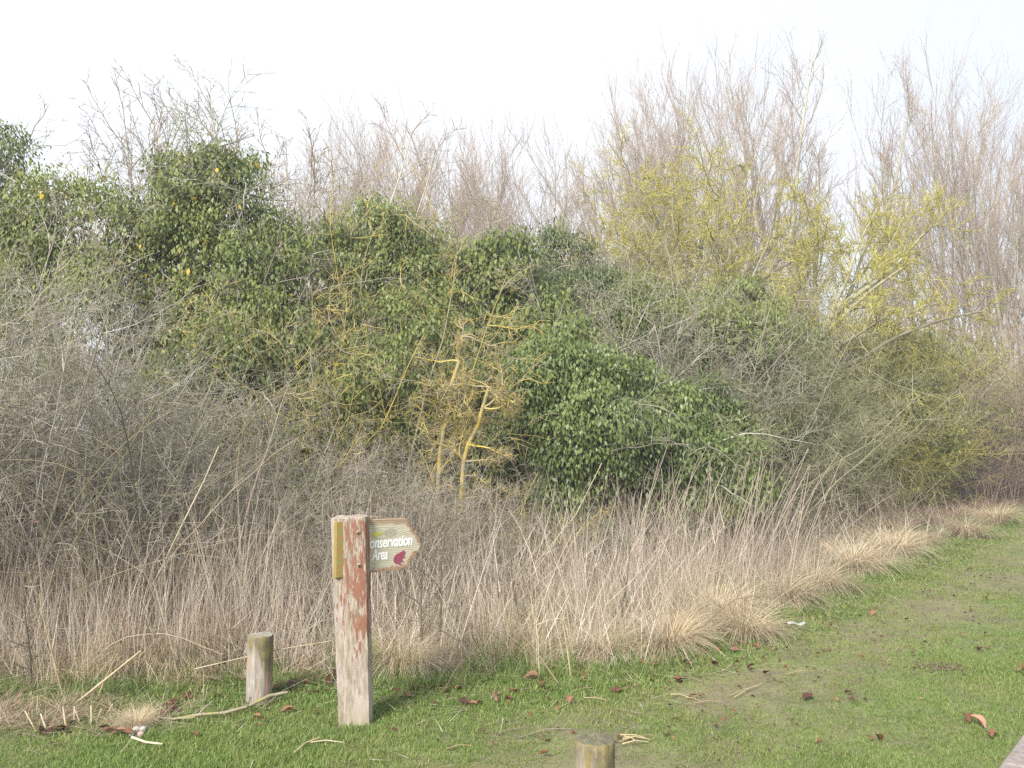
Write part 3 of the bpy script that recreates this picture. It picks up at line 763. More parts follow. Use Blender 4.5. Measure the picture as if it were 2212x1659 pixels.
# ragged red band painted round the rim of the board
rng_ = np.random.default_rng(12)
path_ = [(.176, .812), (.248, .811), (.347, .815), (.414, .826), (.431, .868), (.452, .885), (.479, .910)]
def rim_band(pts, wid, seed, n=36):
    rng = np.random.default_rng(seed)
    p = np.array(pts); d = np.r_[0, np.cumsum(np.linalg.norm(np.diff(p, axis=0), axis=1))]
    s = np.linspace(0, d[-1], n); c = np.stack([np.interp(s, d, p[:, 0]), np.interp(s, d, p[:, 1])], 1)
    t = nrm(np.gradient(c, axis=0)); nn = np.stack([-t[:, 1], t[:, 0]], 1)
    w = wid * (.45 + .9 * rng.random(n)); w[0] = w[-1] = .002
    a = c + nn * .0006; b = c + nn * w[:, None]
    V = [(x, -.0012, z) for x, z in a] + [(x, -.0012, z) for x, z in b] + [(x, .001, z) for x, z in a] + [(x, .001, z) for x, z in b]
    F = []
    for i in range(n - 1):
        F += [(i, i + 1, n + i + 1, n + i), (i, 2 * n + i, 2 * n + i + 1, i + 1), (n + i, n + i + 1, 3 * n + i + 1, 3 * n + i)]
    return V, F
V, F = rim_band(path_, .020, 4); link_mesh('painted_rim', bm_mesh('painted_rim', V, F, M['red_edge']), board)
V, F = rim_band([(.497, .940), (.492, .966), (.478, .99), (.433, 1.05), (.397, 1.099)], .016, 6, 24); link_mesh('painted_rim', bm_mesh('painted_rim', V, F, M['red_edge']), board)
# lettering: the first letter of the upper line runs into the post
me1, a0, a1 = text_mesh('lettering', 'Conservation', M['white_paint'])
me0, b0, b1 = text_mesh('lettering', 'onservation', M['white_paint'])
k = .272 / (b1 - b0); zs = .062 / .72
link_mesh('lettering', me1, board, (.169 - (a1 - (b1 - b0)) * k, -.0014, .948), (rad(90), 0, 0), (k, zs, .08))
bpy.data.meshes.remove(me0)
me2, c0, c1 = text_mesh('lettering', 'Area', M['white_paint'])
k2 = .100 / (c1 - c0)
link_mesh('lettering', me2, board, (.183 - c0 * k2, -.0014, .880), (rad(90), 0, 0), (k2, zs, .08))
frog = [(.374, .917), (.381, .921), (.391, .917), (.395, .911), (.3955, .901), (.391, .893), (.388, .887), (.392, .881), (.397, .877), (.386, .876), (.379, .877), (.375, .871), (.378, .863), (.387, .858), (.379, .8525), (.366, .857), (.362, .853), (.364, .848), (.373, .843), (.362, .8385), (.347, .846), (.331, .851), (.322, .861), (.3195, .875), (.324, .888), (.335, .900), (.348, .906), (.360, .910)]
V, F = prism(frog, -.0016, .001)
link_mesh('frog_emblem', bm_mesh('frog_emblem', V, F, M['maroon']), board)
newt = [(.171, 1.021), (.176, 1.031), (.184, 1.028), (.187, 1.037), (.194, 1.032), (.201, 1.036), (.212, 1.034), (.226, 1.033), (.239, 1.026), (.225, 1.024), (.217, 1.017), (.207, 1.016), (.205, 1.008), (.196, .998), (.195, 1.009), (.190, 1.012), (.180, 1.014)]
newt = [(.184 + (x - .171) * 1.02, z) for x, z in newt]
V, F = prism(newt, -.0014, .001)
link_mesh('newt_emblem', bm_mesh('newt_emblem', V, F, M['yellow']), board)
def bolt_mesh():
    V, F = [], []
    prof = [(.0115, 0), (.0115, -.004), (.009, -.0075), (.004, -.009)]
    n = 14
    for r, y in prof:
        V += [(r * math.cos(i * 6.283 / n), y, r * math.sin(i * 6.283 / n)) for i in range(n)]
    for a in range(3):
        F += [(a * n + i, (a + 1) * n + i, (a + 1) * n + (i + 1) % n, a * n + (i + 1) % n) for i in range(n)]
    F.append(tuple(range(3 * n, 4 * n)))
    return bm_mesh('bolt', V, F, M['bolt'], True)
bm_ = bolt_mesh()
for z in (1.042, .864):
    link_mesh('bolt', bm_, sp, (.052, -POST_D / 2 - .001, z))

# ================================================================== BOLLARDS
def bollard(label, loc, r, h, mat, top_mat, seed, lean=(0, 0)):
    rng = np.random.default_rng(seed)
    t = thing('bollard', label, 'bollard', loc)
    t.rotation_euler = (lean[0], lean[1], 0)
    n = 48
    th = np.arange(n) * 6.28318 / n
    groove = np.zeros(n)
    for _ in range(11):
        c = rng.random() * 6.283; groove -= rng.uniform(.02, .07) * np.exp(-(((th - c + math.pi) % 6.283 - math.pi) / .05) ** 2)
    groove += .012 * np.sin(3 * th + rng.random() * 6) + .01 * np.sin(5 * th)
    zs = np.linspace(-.2, h, 22)
    V = []
    for z in zs:
        fade = .5 + .5 * math.sin(z * 14 + seed)
        rr = r * (1 + groove * (.6 + .4 * fade) + rng.normal(0, .004, n))
        V.append(np.stack([rr * np.cos(th), rr * np.sin(th), np.full(n, z)], 1))
    rimz = h + rng.normal(0, .003, n) + groove * .10
    V[-1][:, 2] = rimz
    lip = V[-1].copy(); lip[:, :2] *= .955; lip[:, 2] += .006
    V.append(lip)
    m = len(V); VV = np.concatenate(V)
    F = [(a * n + b, a * n + (b + 1) % n, (a + 1) * n + (b + 1) % n, (a + 1) * n + b) for a in range(m - 1) for b in range(n)]
    link_mesh('shaft', bm_mesh('shaft', VV, F, mat, True), t)
    T = [lip]
    for kf, dz in ((.8, .001), (.6, -.004), (.42, .002), (.22, -.005), (.06, -.002)):
        q = lip.copy(); q[:, :2] *= kf / .955; q[:, 2] = lip[:, 2] * .6 + (h + .006) * .4 + dz + rng.normal(0, .002, n); T.append(q)
    TT = np.concatenate(T); m = len(T)
    F = [(a * n + b, a * n + (b + 1) % n, (a + 1) * n + (b + 1) % n, (a + 1) * n + b) for a in range(m - 1) for b in range(n)]
    F.append(tuple(range((m - 1) * n, m * n)))
    link_mesh('end_grain', bm_mesh('end_grain', TT, F, top_mat, True), t)
    return t
pb = G(559, 1515)
bollard('round timber bollard with ochre stained top standing left of the signpost', (pb[0], pb[1], pb[2]), .076, .400, M['bollard_far'], M['end_grain'], 4, (0, rad(.8)))
bollard('mossy cracked timber bollard cut off by the bottom edge of the picture', (.318, 3.46, 0), .0765, .428, M['bollard_near'], M['end_grain_moss'], 9)

# ================================================================== PAVED EDGE, bottom right
def slab_row():
    t = thing('paved_edge', 'strip of pinkish grey paving slabs at the lower right corner', 'paving', (2.265, 4.25, 0))
    tag(t, kind='structure')
    d = np.array([.64, .77]); nn = np.array([.77, -.64])
    V, F = prism([(-.9, -.05), (3.0, -.05), (3.0, .012), (-.9, .012)], -.01, -.9)
    rz = math.atan2(d[1], d[0])
    link_mesh('joint_bed', bm_mesh('joint_bed', [(x, y, z) for x, y, z in V], [f[::-1] for f in F], M['joint']), t, (0, 0, 0), (0, 0, rz))
    L, Wd = .46, .43
    me = None
    for i in range(-2, 6):
        for j in range(2):
            if me is None:
                x0, x1, y0, y1 = .006, L - .006, -Wd + .006, -.006
                b = .006
                V = [(x0, y0, 0), (x1, y0, 0), (x1, y1, 0), (x0, y1, 0), (x0, y0, .026), (x1, y0, .026), (x1, y1, .026), (x0, y1, .026),
                     (x0 + b, y0 + b, .032), (x1 - b, y0 + b, .032), (x1 - b, y1 - b, .032), (x0 + b, y1 - b, .032)]
                F = [(0, 1, 5, 4), (1, 2, 6, 5), (2, 3, 7, 6), (3, 0, 4, 7), (4, 5, 9, 8), (5, 6, 10, 9), (6, 7, 11, 10), (7, 4, 8, 11), (8, 9, 10, 11)]
                me = bm_mesh('paving_slab', V, F, M['slab'])
            p = d * (i * L - .35 + .0) + nn * (j * Wd) 
            link_mesh('paving_slab', me, t, (p[0], p[1], .0015 * ((i * 7 + j * 3) % 3)), (0, 0, rz))
slab_row()

# ================================================================== WOODY PLANTS
def bush_mesh(seed, mat, h=3.0, stems=13, spread=.5, name='twigs', n1=12, n2=10, n3=3, droop=-.1, wob=.12, rmin=.0022):
    rng = np.random.default_rng(seed)
    a = rng.random(stems) * 6.283; r = .25 * np.sqrt(rng.random(stems))
    base = np.stack([r * np.cos(a), r * np.sin(a), np.full(stems, -.05)], 1)
    d = np.stack([np.cos(a) * spread * rng.random(stems) * 1.6, np.sin(a) * spread * rng.random(stems) * 1.6, np.ones(stems)], 1)
    L = h * (.7 + .4 * rng.random(stems))
    lv = grow(rng, base, d, L, .006 + .008 * rng.random(stems), 8, .05, .09,
              [dict(n=n1, t0=.08, ang=52, len=.42, k=5, rr=.55, trop=.15, wob=wob, rmin=.004, fall=.55),
               dict(n=n2, t0=.1, ang=50, len=.42, k=4, rr=.6, trop=droop, wob=wob * 1.2, rmin=rmin * 1.2, fall=.5),
               dict(n=n3, t0=.15, ang=48, len=.5, k=3, rr=.7, trop=droop, wob=wob, rmin=rmin, fall=.4)])
    return to_geo(rng, lv, (5, 3, 3, 3)).mesh(name, mat)
BUSH = [bush_mesh(11, M['twig_grey']), bush_mesh(12, M['twig_grey'], 3.0, 12, .7), bush_mesh(13, M['twig_grey'], 3.0, 14, .35, wob=.16)]
GNARL = [bush_mesh(21, M['twig_orange'], 3.0, 7, .7, wob=.28, n1=11, n2=10, n3=3, rmin=.0024), bush_mesh(22, M['twig_orange'], 3.0, 6, .9, wob=.30, n1=11, n2=11, n3=3, rmin=.0024)]
rngP = np.random.default_rng(77)
def bushes(root, spots, mat, lib=BUSH, name='twigs', sx=1.0):
    """copies of grown stems under one plant; spots: world x, y, height"""
    for (x, y, h) in spots:
        k = h / 3.0
        rel = Vector((x, y, float(ground_z(x, y)))) - root.location
        link_mesh(name, lib[rngP.integers(len(lib))], root, rel, (rngP.normal(0, .10), rngP.normal(0, .10), rngP.random() * 6.283),
                  (max(k, .55) * sx, max(k, .55) * sx, k), mat)
def blob_leaves(geo, rng, blobs, n, size=.052, var_off=0.0, clus=8, thick=.3):
    """sprays of hanging ivy leaves on the ragged clumps that overhang one another on each swelling; hollows stay between them"""
    vol = np.array([(b[3] * b[4] * b[5]) ** (2 / 3) for b in blobs]); share = n * vol / vol.sum()
    for (cx, cy, cz, rx, ry, rz), nb in zip(blobs, share):
        R = np.array([rx, ry, rz]); ctr = np.array([cx, cy, cz])
        q = int(16 + 9 * (rx * rz) / .4)
        d = nrm(rng.normal(size=(q * 3, 3))); d = d[(d[:, 1] < .35)][:q]; q = len(d)
        sc = ctr + d * R * rng.uniform(.45, .93, (q, 1))
        sr = (rx * ry * rz) ** (1 / 3) * rng.uniform(.24, .52, q)
        wgt = sr ** 2 * rng.uniform(.5, 1.4, q); m = np.maximum((nb / clus * wgt / wgt.sum()).astype(int), 1)
        k = np.repeat(np.arange(q), m)
        e = nrm(rng.normal(size=(len(k), 3)) + .55 * d[k] + np.array([0, -.15, .50]))
        c = sc[k] + e * sr[k][:, None] * np.array([1.1, 1.1, .8]) * (1 - thick * rng.random(len(k))[:, None] ** 1.5) * (1 + .22 * rng.normal(size=(len(k), 1)))
        # here and there a shoot hangs or pokes out
        out = rng.random(len(k)) < .05
        c[out] += nrm(e[out] + .5 * rng.normal(size=e[out].shape)) * rng.uniform(.05, .28, (out.sum(), 1))
        nor = nrm(e + .3 * d[k])
        pos = (c[:, None, :] + rng.normal(0, 1, (len(k), clus, 3)) * np.array([.06, .06, .055])).reshape(-1, 3)
        nn = np.repeat(nor, clus, 0)
        qn = nrm(nn * .6 + np.array([-.1, -.2, .5]) + .5 * rng.normal(size=pos.shape))
        tip = nrm(np.array([0, 0, -1.15]) + .35 * nn + .34 * rng.normal(size=pos.shape))
        ln = size * rng.uniform(.45, 1.35, len(pos))
        v = np.clip(.35 * rng.random(len(pos)) + .35 * np.repeat(rng.random(len(k)), clus) + .3 * np.repeat(rng.random(q)[k], clus) + var_off, 0, 1)
        o = pos[:, 2] > .03
        leaves(geo, rng, pos[o], qn[o], tip[o], ln[o] * 1.12, ln[o] * .50, v[o])
def ivy(name, label, cat, loc, blobs, n, mat, twig_spots=(), twig_mat=None, yellow=0, seed=1, size=.052, stems=4, group=None, lib=BUSH, bare=0, bare_mat=None):
    rng = np.random.default_rng(seed)
    t = thing(name, label, cat, loc, group)
    g = Geo(); blob_leaves(g, rng, blobs, int(n * 1.5), size)
    part('foliage', g, mat, t)
    # woody ivy stems inside
    b = [];  d = []; L = []
    for (cx, cy, cz, rx, ry, rz) in blobs:
        for _ in range(stems):
            p = np.array([cx + rng.normal(0, .25 * rx), cy + rng.normal(0, .2 * ry), 0.0]); q = np.array([cx, cy, cz]) + rng.normal(0, .35, 3) * np.array([rx, ry, rz])
            b.append(p); d.append(q - p); L.append(np.linalg.norm(q - p) * .85)
    lv = grow(rng, np.array(b), np.array(d), np.array(L), np.full(len(b), .028), 8, 0, .10,
              [dict(n=9, t0=.25, ang=50, len=.35, k=5, rr=.5, wob=.2, rmin=.005), dict(n=5, t0=.2, ang=45, len=.4, k=4, rr=.55, wob=.2, rmin=.003)])
    part('stems', to_geo(rng, lv, (5, 3, 3)), M['bark_dark'], t)
    if yellow:
        g2 = Geo(); blob_leaves(g2, rng, blobs, int(yellow * 1.4), size * 1.4, clus=1, thick=.0); part('yellowed_leaves', g2, M['yellow_leaf'], t)
    if bare:
        # dead and lichen-grey sprays of twig pushing out through the leaves
        bb = blobs; idx = rng.integers(0, len(bb), bare); B = np.array(bb)[idx]
        dd = nrm(rng.normal(size=(bare, 3))); dd[:, 1] = -np.abs(dd[:, 1]); 
        p = B[:, :3] + dd * B[:, 3:] * .8
        dr = nrm(dd + .9 * rng.normal(size=dd.shape))
        lv = grow(rng, p, dr, .5 + .9 * rng.random(bare), .007 + .006 * rng.random(bare), 7, -.15, .22,
                  [dict(n=7, t0=.15, ang=45, len=.5, k=5, rr=.6, wob=.24, rmin=.0035, trop=-.05), dict(n=4, t0=.2, ang=45, len=.5, k=4, rr=.65, wob=.24, rmin=.0025, trop=0)])
        part('bare_twigs', to_geo(rng, lv, (4, 3, 3)), bare_mat or M['twig_pale'], t)
    if twig_spots: bushes(t, twig_spots, twig_mat or M['twig_grey'], lib)
    return t
def B_(x, y, d, rx, rz, ry=None):
    """a swelling centred on photo position x, y at distance d; radii in metres"""
    p = P(x, y, d); return (p[0], p[1], p[2], rx, ry or rx * .85, rz)

# ---- grey thicket at the left
t = thing('bare_thicket', 'dense grey brown leafless thicket filling the left side behind the bollard', 'thicket', (-3.2, 7.2, 0))
spots = []
for y in (6.55, 7.15, 7.9, 8.7):
    for x in np.arange(-6.6, -.2, .62):
        xx = x + rngP.normal(0, .14); yy = y + rngP.normal(0, .12)
        if yy < hedge_y(xx) - .1: yy = hedge_y(xx) + .1 * rngP.random()
        h = np.interp(xx * 7.2 / yy, [-5, -4, -3.2, -2.8, -2.4, -1.9, -1.1, -.6], [2.95, 2.8, 2.4, 2.05, 1.75, 1.55, 1.35, 1.1]) * (.9 + .2 * rngP.random())
        if xx * 7.2 / yy > -.55 : continue
        spots.append((xx, yy, h * (1 + .04 * (yy - 7.2))))
bushes(t, [q for q in spots if rngP.random() < .80], M['twig_grey'])
def thicket_extras(t, spots):
    rng = np.random.default_rng(41); sp_ = np.array(spots); n = 150
    i = rng.integers(0, len(sp_), n); b = sp_[i].copy(); h = b[:, 2].copy(); b[:, 2] = 0; b[:, :2] += rng.normal(0, .2, (n, 2)); b[:, 1] -= .1
    d = np.stack([rng.normal(.1, .45, n), rng.normal(-.12, .25, n), np.ones(n)], 1)
    lv = grow(rng, b, d, h * rng.uniform(.8, 1.35, n), rng.uniform(.004, .009, n), 12, -.75, .05, [dict(n=6, t0=.3, ang=48, len=.28, k=5, rr=.5, wob=.1, rmin=.0025, trop=-.1)], taper=.35)
    part('canes', to_geo(rng, lv, (5, 3)), M['cane'], t)
    m = 9000; i = rng.integers(0, len(sp_), m); p = sp_[i].copy(); p[:, 2] *= rng.uniform(.12, .95, m); p[:, :2] += rng.normal(0, .35, (m, 2))
    nn = nrm(rng.normal(size=(m, 3)) + np.array([0, -.4, .6])); g = Geo(); ln = rng.uniform(.02, .042, m)
    leaves(g, rng, p, nn, nrm(rng.normal(size=(m, 3)) + np.array([0, 0, -.5])), ln, ln * .55, rng.random(m)); part('foliage', g, M['ivy_dark'], t)
    m = 1500; i = rng.integers(0, len(sp_), m); p = sp_[i].copy(); p[:, 2] *= rng.uniform(.05, .8, m); p[:, :2] += rng.normal(0, .35, (m, 2))
    nn = nrm(rng.normal(size=(m, 3))); g = Geo(); ln = rng.uniform(.025, .05, m)
    leaves(g, rng, p, nn, nrm(rng.normal(size=(m, 3)) + np.array([0, 0, -.8])), ln, ln * .5, rng.random(m)); part('dead_leaves', g, M['dead_leaf'], t)
thicket_extras(t, spots)

# ---- ivy mounds, left to right
ivy('ivy_tree', 'dark ivy covered tree cut off by the left edge of the picture', 'ivy tree', (-6.45, 11, 0),
    [B_(-40, 420, 11, .62, 1.0), B_(-60, 560, 11, .8, 1.0), B_(-20, 330, 11, .32, .4)], 9000, M['ivy_dark'], seed=31, stems=6, bare=20, bare_mat=M['twig_olive'])
ivy('ivy_mound', 'broad low ivy mound between the left edge and the tallest ivy mound', 'ivy mound', (-4.9, 10, 0),
    [B_(180, 510, 10, .78, .72), B_(90, 560, 10, .6, .6), B_(265, 540, 10, .5, .55), B_(180, 700, 10, 1.0, .8), B_(20, 620, 10.3, .6, .8)], 24000, M['ivy'],
    yellow=14, seed=32, bare=34, bare_mat=M['twig_grey'])
ivy('ivy_mound', 'tallest rounded ivy mound dotted with a few yellow leaves', 'ivy mound', (-3.2, 10.2, 0),
    [B_(440, 445, 10.2, .55, .72), B_(400, 400, 10.2, .33, .36), B_(500, 400, 10.2, .35, .40), B_(505, 590, 10.2, .85, .85), B_(390, 560, 10, .55, .6), B_(600, 610, 10.3, .52, .9), B_(480, 800, 9.8, .9, .8), B_(600, 850, 9.7, .75, .9)], 46000, M['ivy'],
    yellow=42, seed=33, bare=95, bare_mat=M['twig_pale'])
ivy('ivy_mound', 'pointed ivy mound behind the orange lichen shrubs near the centre', 'ivy mound', (-1.4, 11.2, 0),
    [B_(800, 520, 11.2, .58, .60), B_(880, 600, 11.2, .6, .7), B_(930, 680, 11, .55, .7), B_(740, 620, 11.3, .5, .8), B_(830, 800, 10.6, .95, 1.0), B_(970, 850, 10.4, .6, .9), B_(760, 960, 10, .8, .8)], 36000, M['ivy'],
    seed=34, bare=30, bare_mat=M['twig_orange'])
ivy('ivy_mound', 'small ivy clump rising above the grey scrub right of centre', 'ivy mound', (.8, 12.8, 0),
    [B_(1225, 575, 12.8, .42, .50), B_(1240, 660, 12.8, .6, .6), B_(1130, 640, 12.5, .5, .4)], 11000, M['ivy_dark'], seed=35, stems=5, bare=26)
ivy('ivy_mound', 'dark ivy bank under the yellow tree at right of centre', 'ivy mound', (2.6, 13.2, 0),
    [B_(1350, 645, 13.4, .55, .40), B_(1440, 690, 13.4, .6, .40), B_(1540, 680, 14, .5, .36), B_(1640, 760, 14.4, .6, .45), B_(1450, 800, 13.2, 1.0, .75), B_(1600, 900, 13.6, .9, .8), B_(1300, 740, 12.4, .6, .5), B_(1520, 780, 13.8, .5, .5), B_(1380, 700, 12.4, .6, .5)], 42000, M['ivy'], seed=36, bare=60, bare_mat=M['twig_olive'])
ivy('ivy_bush', 'bright green ivy bush bulging forward at the middle of the hedge', 'ivy bush', (.85, 9.6, 0),
    [B_(1215, 830, 9.6, .55, .42), B_(1290, 800, 9.7, .36, .34), B_(1250, 930, 9.5, .62, .52), B_(1180, 800, 9.8, .4, .3), B_(1330, 960, 9.5, .40, .5), B_(1260, 1080, 9.9, .7, .5), B_(1140, 940, 10.2, .5, .6), B_(1360, 860, 10.2, .45, .4)], 34000, M['ivy_bright'],
    seed=37, bare=26)
ivy('ivy_bush', 'glossy ivy bush behind the tall reeds at the hedge foot', 'ivy bush', (2.0, 10.2, 0),
    [B_(1430, 920, 10.0, .45, .42), B_(1480, 1000, 10.0, .55, .48), B_(1560, 1060, 10.1, .5, .32), B_(1620, 1070, 10.6, .34, .26), B_(1440, 1080, 10.2, .6, .5), B_(1560, 960, 11, .5, .5), B_(1500, 880, 11.2, .5, .4)], 30000, M['ivy_bright'],
    seed=38, bare=22)

# ---- bare bushes of the middle and the right
def bare_bush(label, spots, mat, lib=BUSH, name='bare_bush', cat='bush', leaf=None, seed=0):
    x = np.mean([s[0] for s in spots]); y = np.mean([s[1] for s in spots])
    t = thing(name, label, cat, (x, y, 0)); bushes(t, spots, mat, lib)
    if leaf:
        g = Geo(); blob_leaves(g, np.random.default_rng(seed), leaf[0], leaf[1], .07); part('foliage', g, leaf[2], t)
    return t
def S(x, ytop, d, sc=1.0):
    p = P(x, ytop, d); return (p[0], p[1], max(p[2], .6) * sc)
bare_bush('pale grey twiggy scrub between the pointed ivy mound and small ivy clump', [S(1010, 560, 11.8), S(1080, 520, 12), S(1150, 570, 11.6)], M['twig_pale'],
          leaf=([B_(1010, 640, 12, .7, .55), B_(1100, 700, 11.8, .8, .7), B_(1060, 820, 11.2, .8, .7), B_(1170, 740, 11.2, .6, .5), B_(1080, 600, 11.8, .7, .45), B_(1000, 900, 10.6, .6, .6), B_(1080, 960, 10.4, .6, .6)], 34000, M['ivy']), seed=53)
bare_bush('olive grey scrub above the bright green ivy bush', [S(1290, 600, 12.4), S(1350, 620, 12.2), S(1440, 600, 12.4), S(1540, 620, 12.6)], M['twig_grey'])
bare_bush('olive leafless scrub right of the glossy ivy bush', [S(1560, 620, 12.8), S(1610, 640, 12.4), S(1670, 700, 13), S(1700, 640, 15.6),  S(1640, 650, 13.6), S(1700, 690, 14.6), S(1680, 820, 13.8), S(1740, 780, 15), S(1720, 950, 14.6)], M['twig_olive'],
          leaf=([B_(1620, 760, 13.6, .8, .7), B_(1680, 880, 14.2, .9, .8), B_(1590, 660, 14, .5, .4), B_(1700, 760, 15, .7, .6), B_(1740, 900, 15.6, .8, .8), B_(1560, 720, 12.8, .6, .5), B_(1640, 940, 12.8, .6, .6)], 36000, M['ivy']), seed=54)
bare_bush('yellow green leafless bush under the leaning tree', [S(1800, 760, 18), S(1870, 760, 18), S(1930, 700, 18.6), S(1990, 740, 19.5), S(1850, 860, 17.6), S(1780, 880, 17), S(1920, 880, 18), S(1980, 900, 18.6), S(1800, 720, 17.6), S(1900, 740, 18)], M['twig_yellow'],
          leaf=([B_(1830, 900, 17.8, 1.1, .9), B_(1950, 800, 18.8, 1.0, .7), B_(1960, 960, 18.6, 1.1, .7), B_(1880, 760, 18.8, .9, .6), B_(1800, 980, 17.2, .9, .7), B_(1900, 860, 17.6, .9, .7)], 34000, M['olive_leaf']), seed=51)
bare_bush('purple brown leafless bush near the right edge', [S(2040, 720, 20), S(2110, 760, 20), S(2160, 800, 20), S(2080, 840, 20.6), S(2020, 900, 20), S(2140, 900, 21), S(2230, 820, 23)], M['twig_purple'],
          leaf=([B_(2100, 960, 21, 1.5, .8), B_(2040, 800, 22, 1.2, .7), B_(2160, 860, 22, 1.2, .7), B_(2060, 920, 20, 1.1, .7)], 24000, M['olive_leaf']), seed=52)
bare_bush('tawny orange drooping bush cut off by the right edge', [S(2150, 740, 21.6), S(2210, 740, 21.6), S(2270, 730, 22), S(2190, 840, 21), S(2250, 850, 21)], M['twig_orange'])
bare_bush('low brown bramble tangle at the hedge foot on the right', [S(x, y, d) for x, y, d in ((1690, 1010, 15.4), (1760, 1020, 16.8), (1830, 1010, 17.6), (1900, 1020, 18.4), (1980, 1010, 19.4), (2060, 1000, 20.6), (2140, 1010, 22), (2220, 1000, 23), (1720, 960, 15.6), (1870, 980, 18.2))], M['twig_purple'], name='bramble', cat='bramble')
bare_bush('low bramble tangle in the dark gap left of the bright ivy bush', [S(x, y, d) for x, y, d in ((1000, 1000, 9.3), (1080, 1040, 9.3), (1150, 1060, 9.3), (900, 1010, 9.1), (1220, 1090, 9.4), (1300, 1090, 9.4), (820, 980, 9.0), (760, 960, 8.9))], M['twig_grey'], name='bramble', cat='bramble')

# ---- orange lichen shrubs
bare_bush('twisted orange lichen shrub in front of the pointed ivy mound', [S(770, 500, 9.7), S(720, 620, 9.4), S(830, 610, 9.5)], M['twig_orange'], GNARL, 'lichen_shrub', 'shrub')
def lichen_elder(label, base, mids, seed, spread):
    """leaning trunk with crooked limbs, all under orange lichen"""
    rng = np.random.default_rng(seed)
    t = thing('lichen_tree', label, 'tree', base)
    pts = np.array([base] + mids, float)
    d = np.r_[0, np.cumsum(np.linalg.norm(np.diff(pts, axis=0), axis=1))]
    s = np.linspace(0, d[-1], 12)
    tr = np.stack([np.interp(s, d, pts[:, i]) for i in range(3)], 1) + rng.normal(0, .012, (12, 3))
    g = Geo(); tubes(g, tr[None], np.linspace(.029, .018, 12)[None], np.array([.5]), 8); part('trunk', g, M['bark_orange'], t)
    n = 14
    i = np.clip((12 * (.42 + .5 * rng.random(n))).astype(int), 0, 11); i[:4] = 11
    dr = nrm(np.stack([rng.normal(spread, .8, n), rng.normal(-.15, .5, n), rng.normal(.25, .5, n)], 1))
    lv = grow(rng, tr[i], dr, .28 + .36 * rng.random(n), np.full(n, .0105), 8, .05, .26,
              [dict(n=8, t0=.2, ang=50, len=.55, k=6, rr=.6, wob=.28, rmin=.0045, trop=0), dict(n=8, t0=.15, ang=50, len=.5, k=4, rr=.6, wob=.28, rmin=.0032, trop=0), dict(n=4, t0=.2, ang=45, len=.5, k=3, rr=.7, wob=.25, rmin=.0024)])
    part('limbs', to_geo(rng, lv, (6, 4, 3, 3)), M['twig_orange'], t)
    return t
b = P(930, 1090, 8.9); b[2] = 0
lichen_elder('slender leaning tree trunk coated in orange lichen, the taller of the pair', b, [P(948, 1000, 8.9), P(975, 860, 8.9), P(993, 760, 8.9), P(1000, 730, 8.9)], 61, .0)
b = P(985, 1060, 8.7); b[2] = 0
lichen_elder('shorter forked orange lichen tree leaning right beside the taller lichen trunk', b, [P(1000, 1000, 8.7), P(1030, 920, 8.7), P(1052, 860, 8.7), P(1056, 840, 8.7)], 62, .55)
bare_bush('low orange lichen shrub sprawling behind the sign board', [S(1060, 975, 8.7), S(1110, 1000, 8.7)], M['twig_orange'], GNARL, 'lichen_shrub', 'shrub')

# ---- pale sapling before the dark gap
def sapling(label, base, tops, mat, seed):
    rng = np.random.default_rng(seed)
    t = thing('sapling', label, 'sapling', base)
    base = np.array(base); n = len(tops)
    d = np.array(tops) - base
    lv = grow(rng, np.repeat(base[None], n, 0), d, np.linalg.norm(d, axis=1), np.full(n, .016), 8, .02, .05,
              [dict(n=7, t0=.3, ang=38, len=.4, k=5, rr=.55, wob=.12, rmin=.004, trop=.1), dict(n=5, t0=.2, ang=40, len=.45, k=4, rr=.6, wob=.14, rmin=.0028, trop=.05)])
    g0 = Geo(); tubes(g0, lv[0][0], lv[0][1], rng.random(n), 6); part('stems', g0, mat, t)
    g1 = Geo(); [tubes(g1, a, b_, rng.random(len(a)), 3) for a, b_ in lv[1:]]; part('twigs', g1, mat, t)
q = P(1437, 845, 10.4)
t = sapling('pale many stemmed sapling above the glossy ivy bush', q, [P(1420, 700, 10.3), P(1460, 720, 10.3), P(1340, 750, 10.2), P(1540, 740, 10.2), P(1500, 790, 10.1), P(1400, 730, 10.2)], M['twig_pale'], 71)

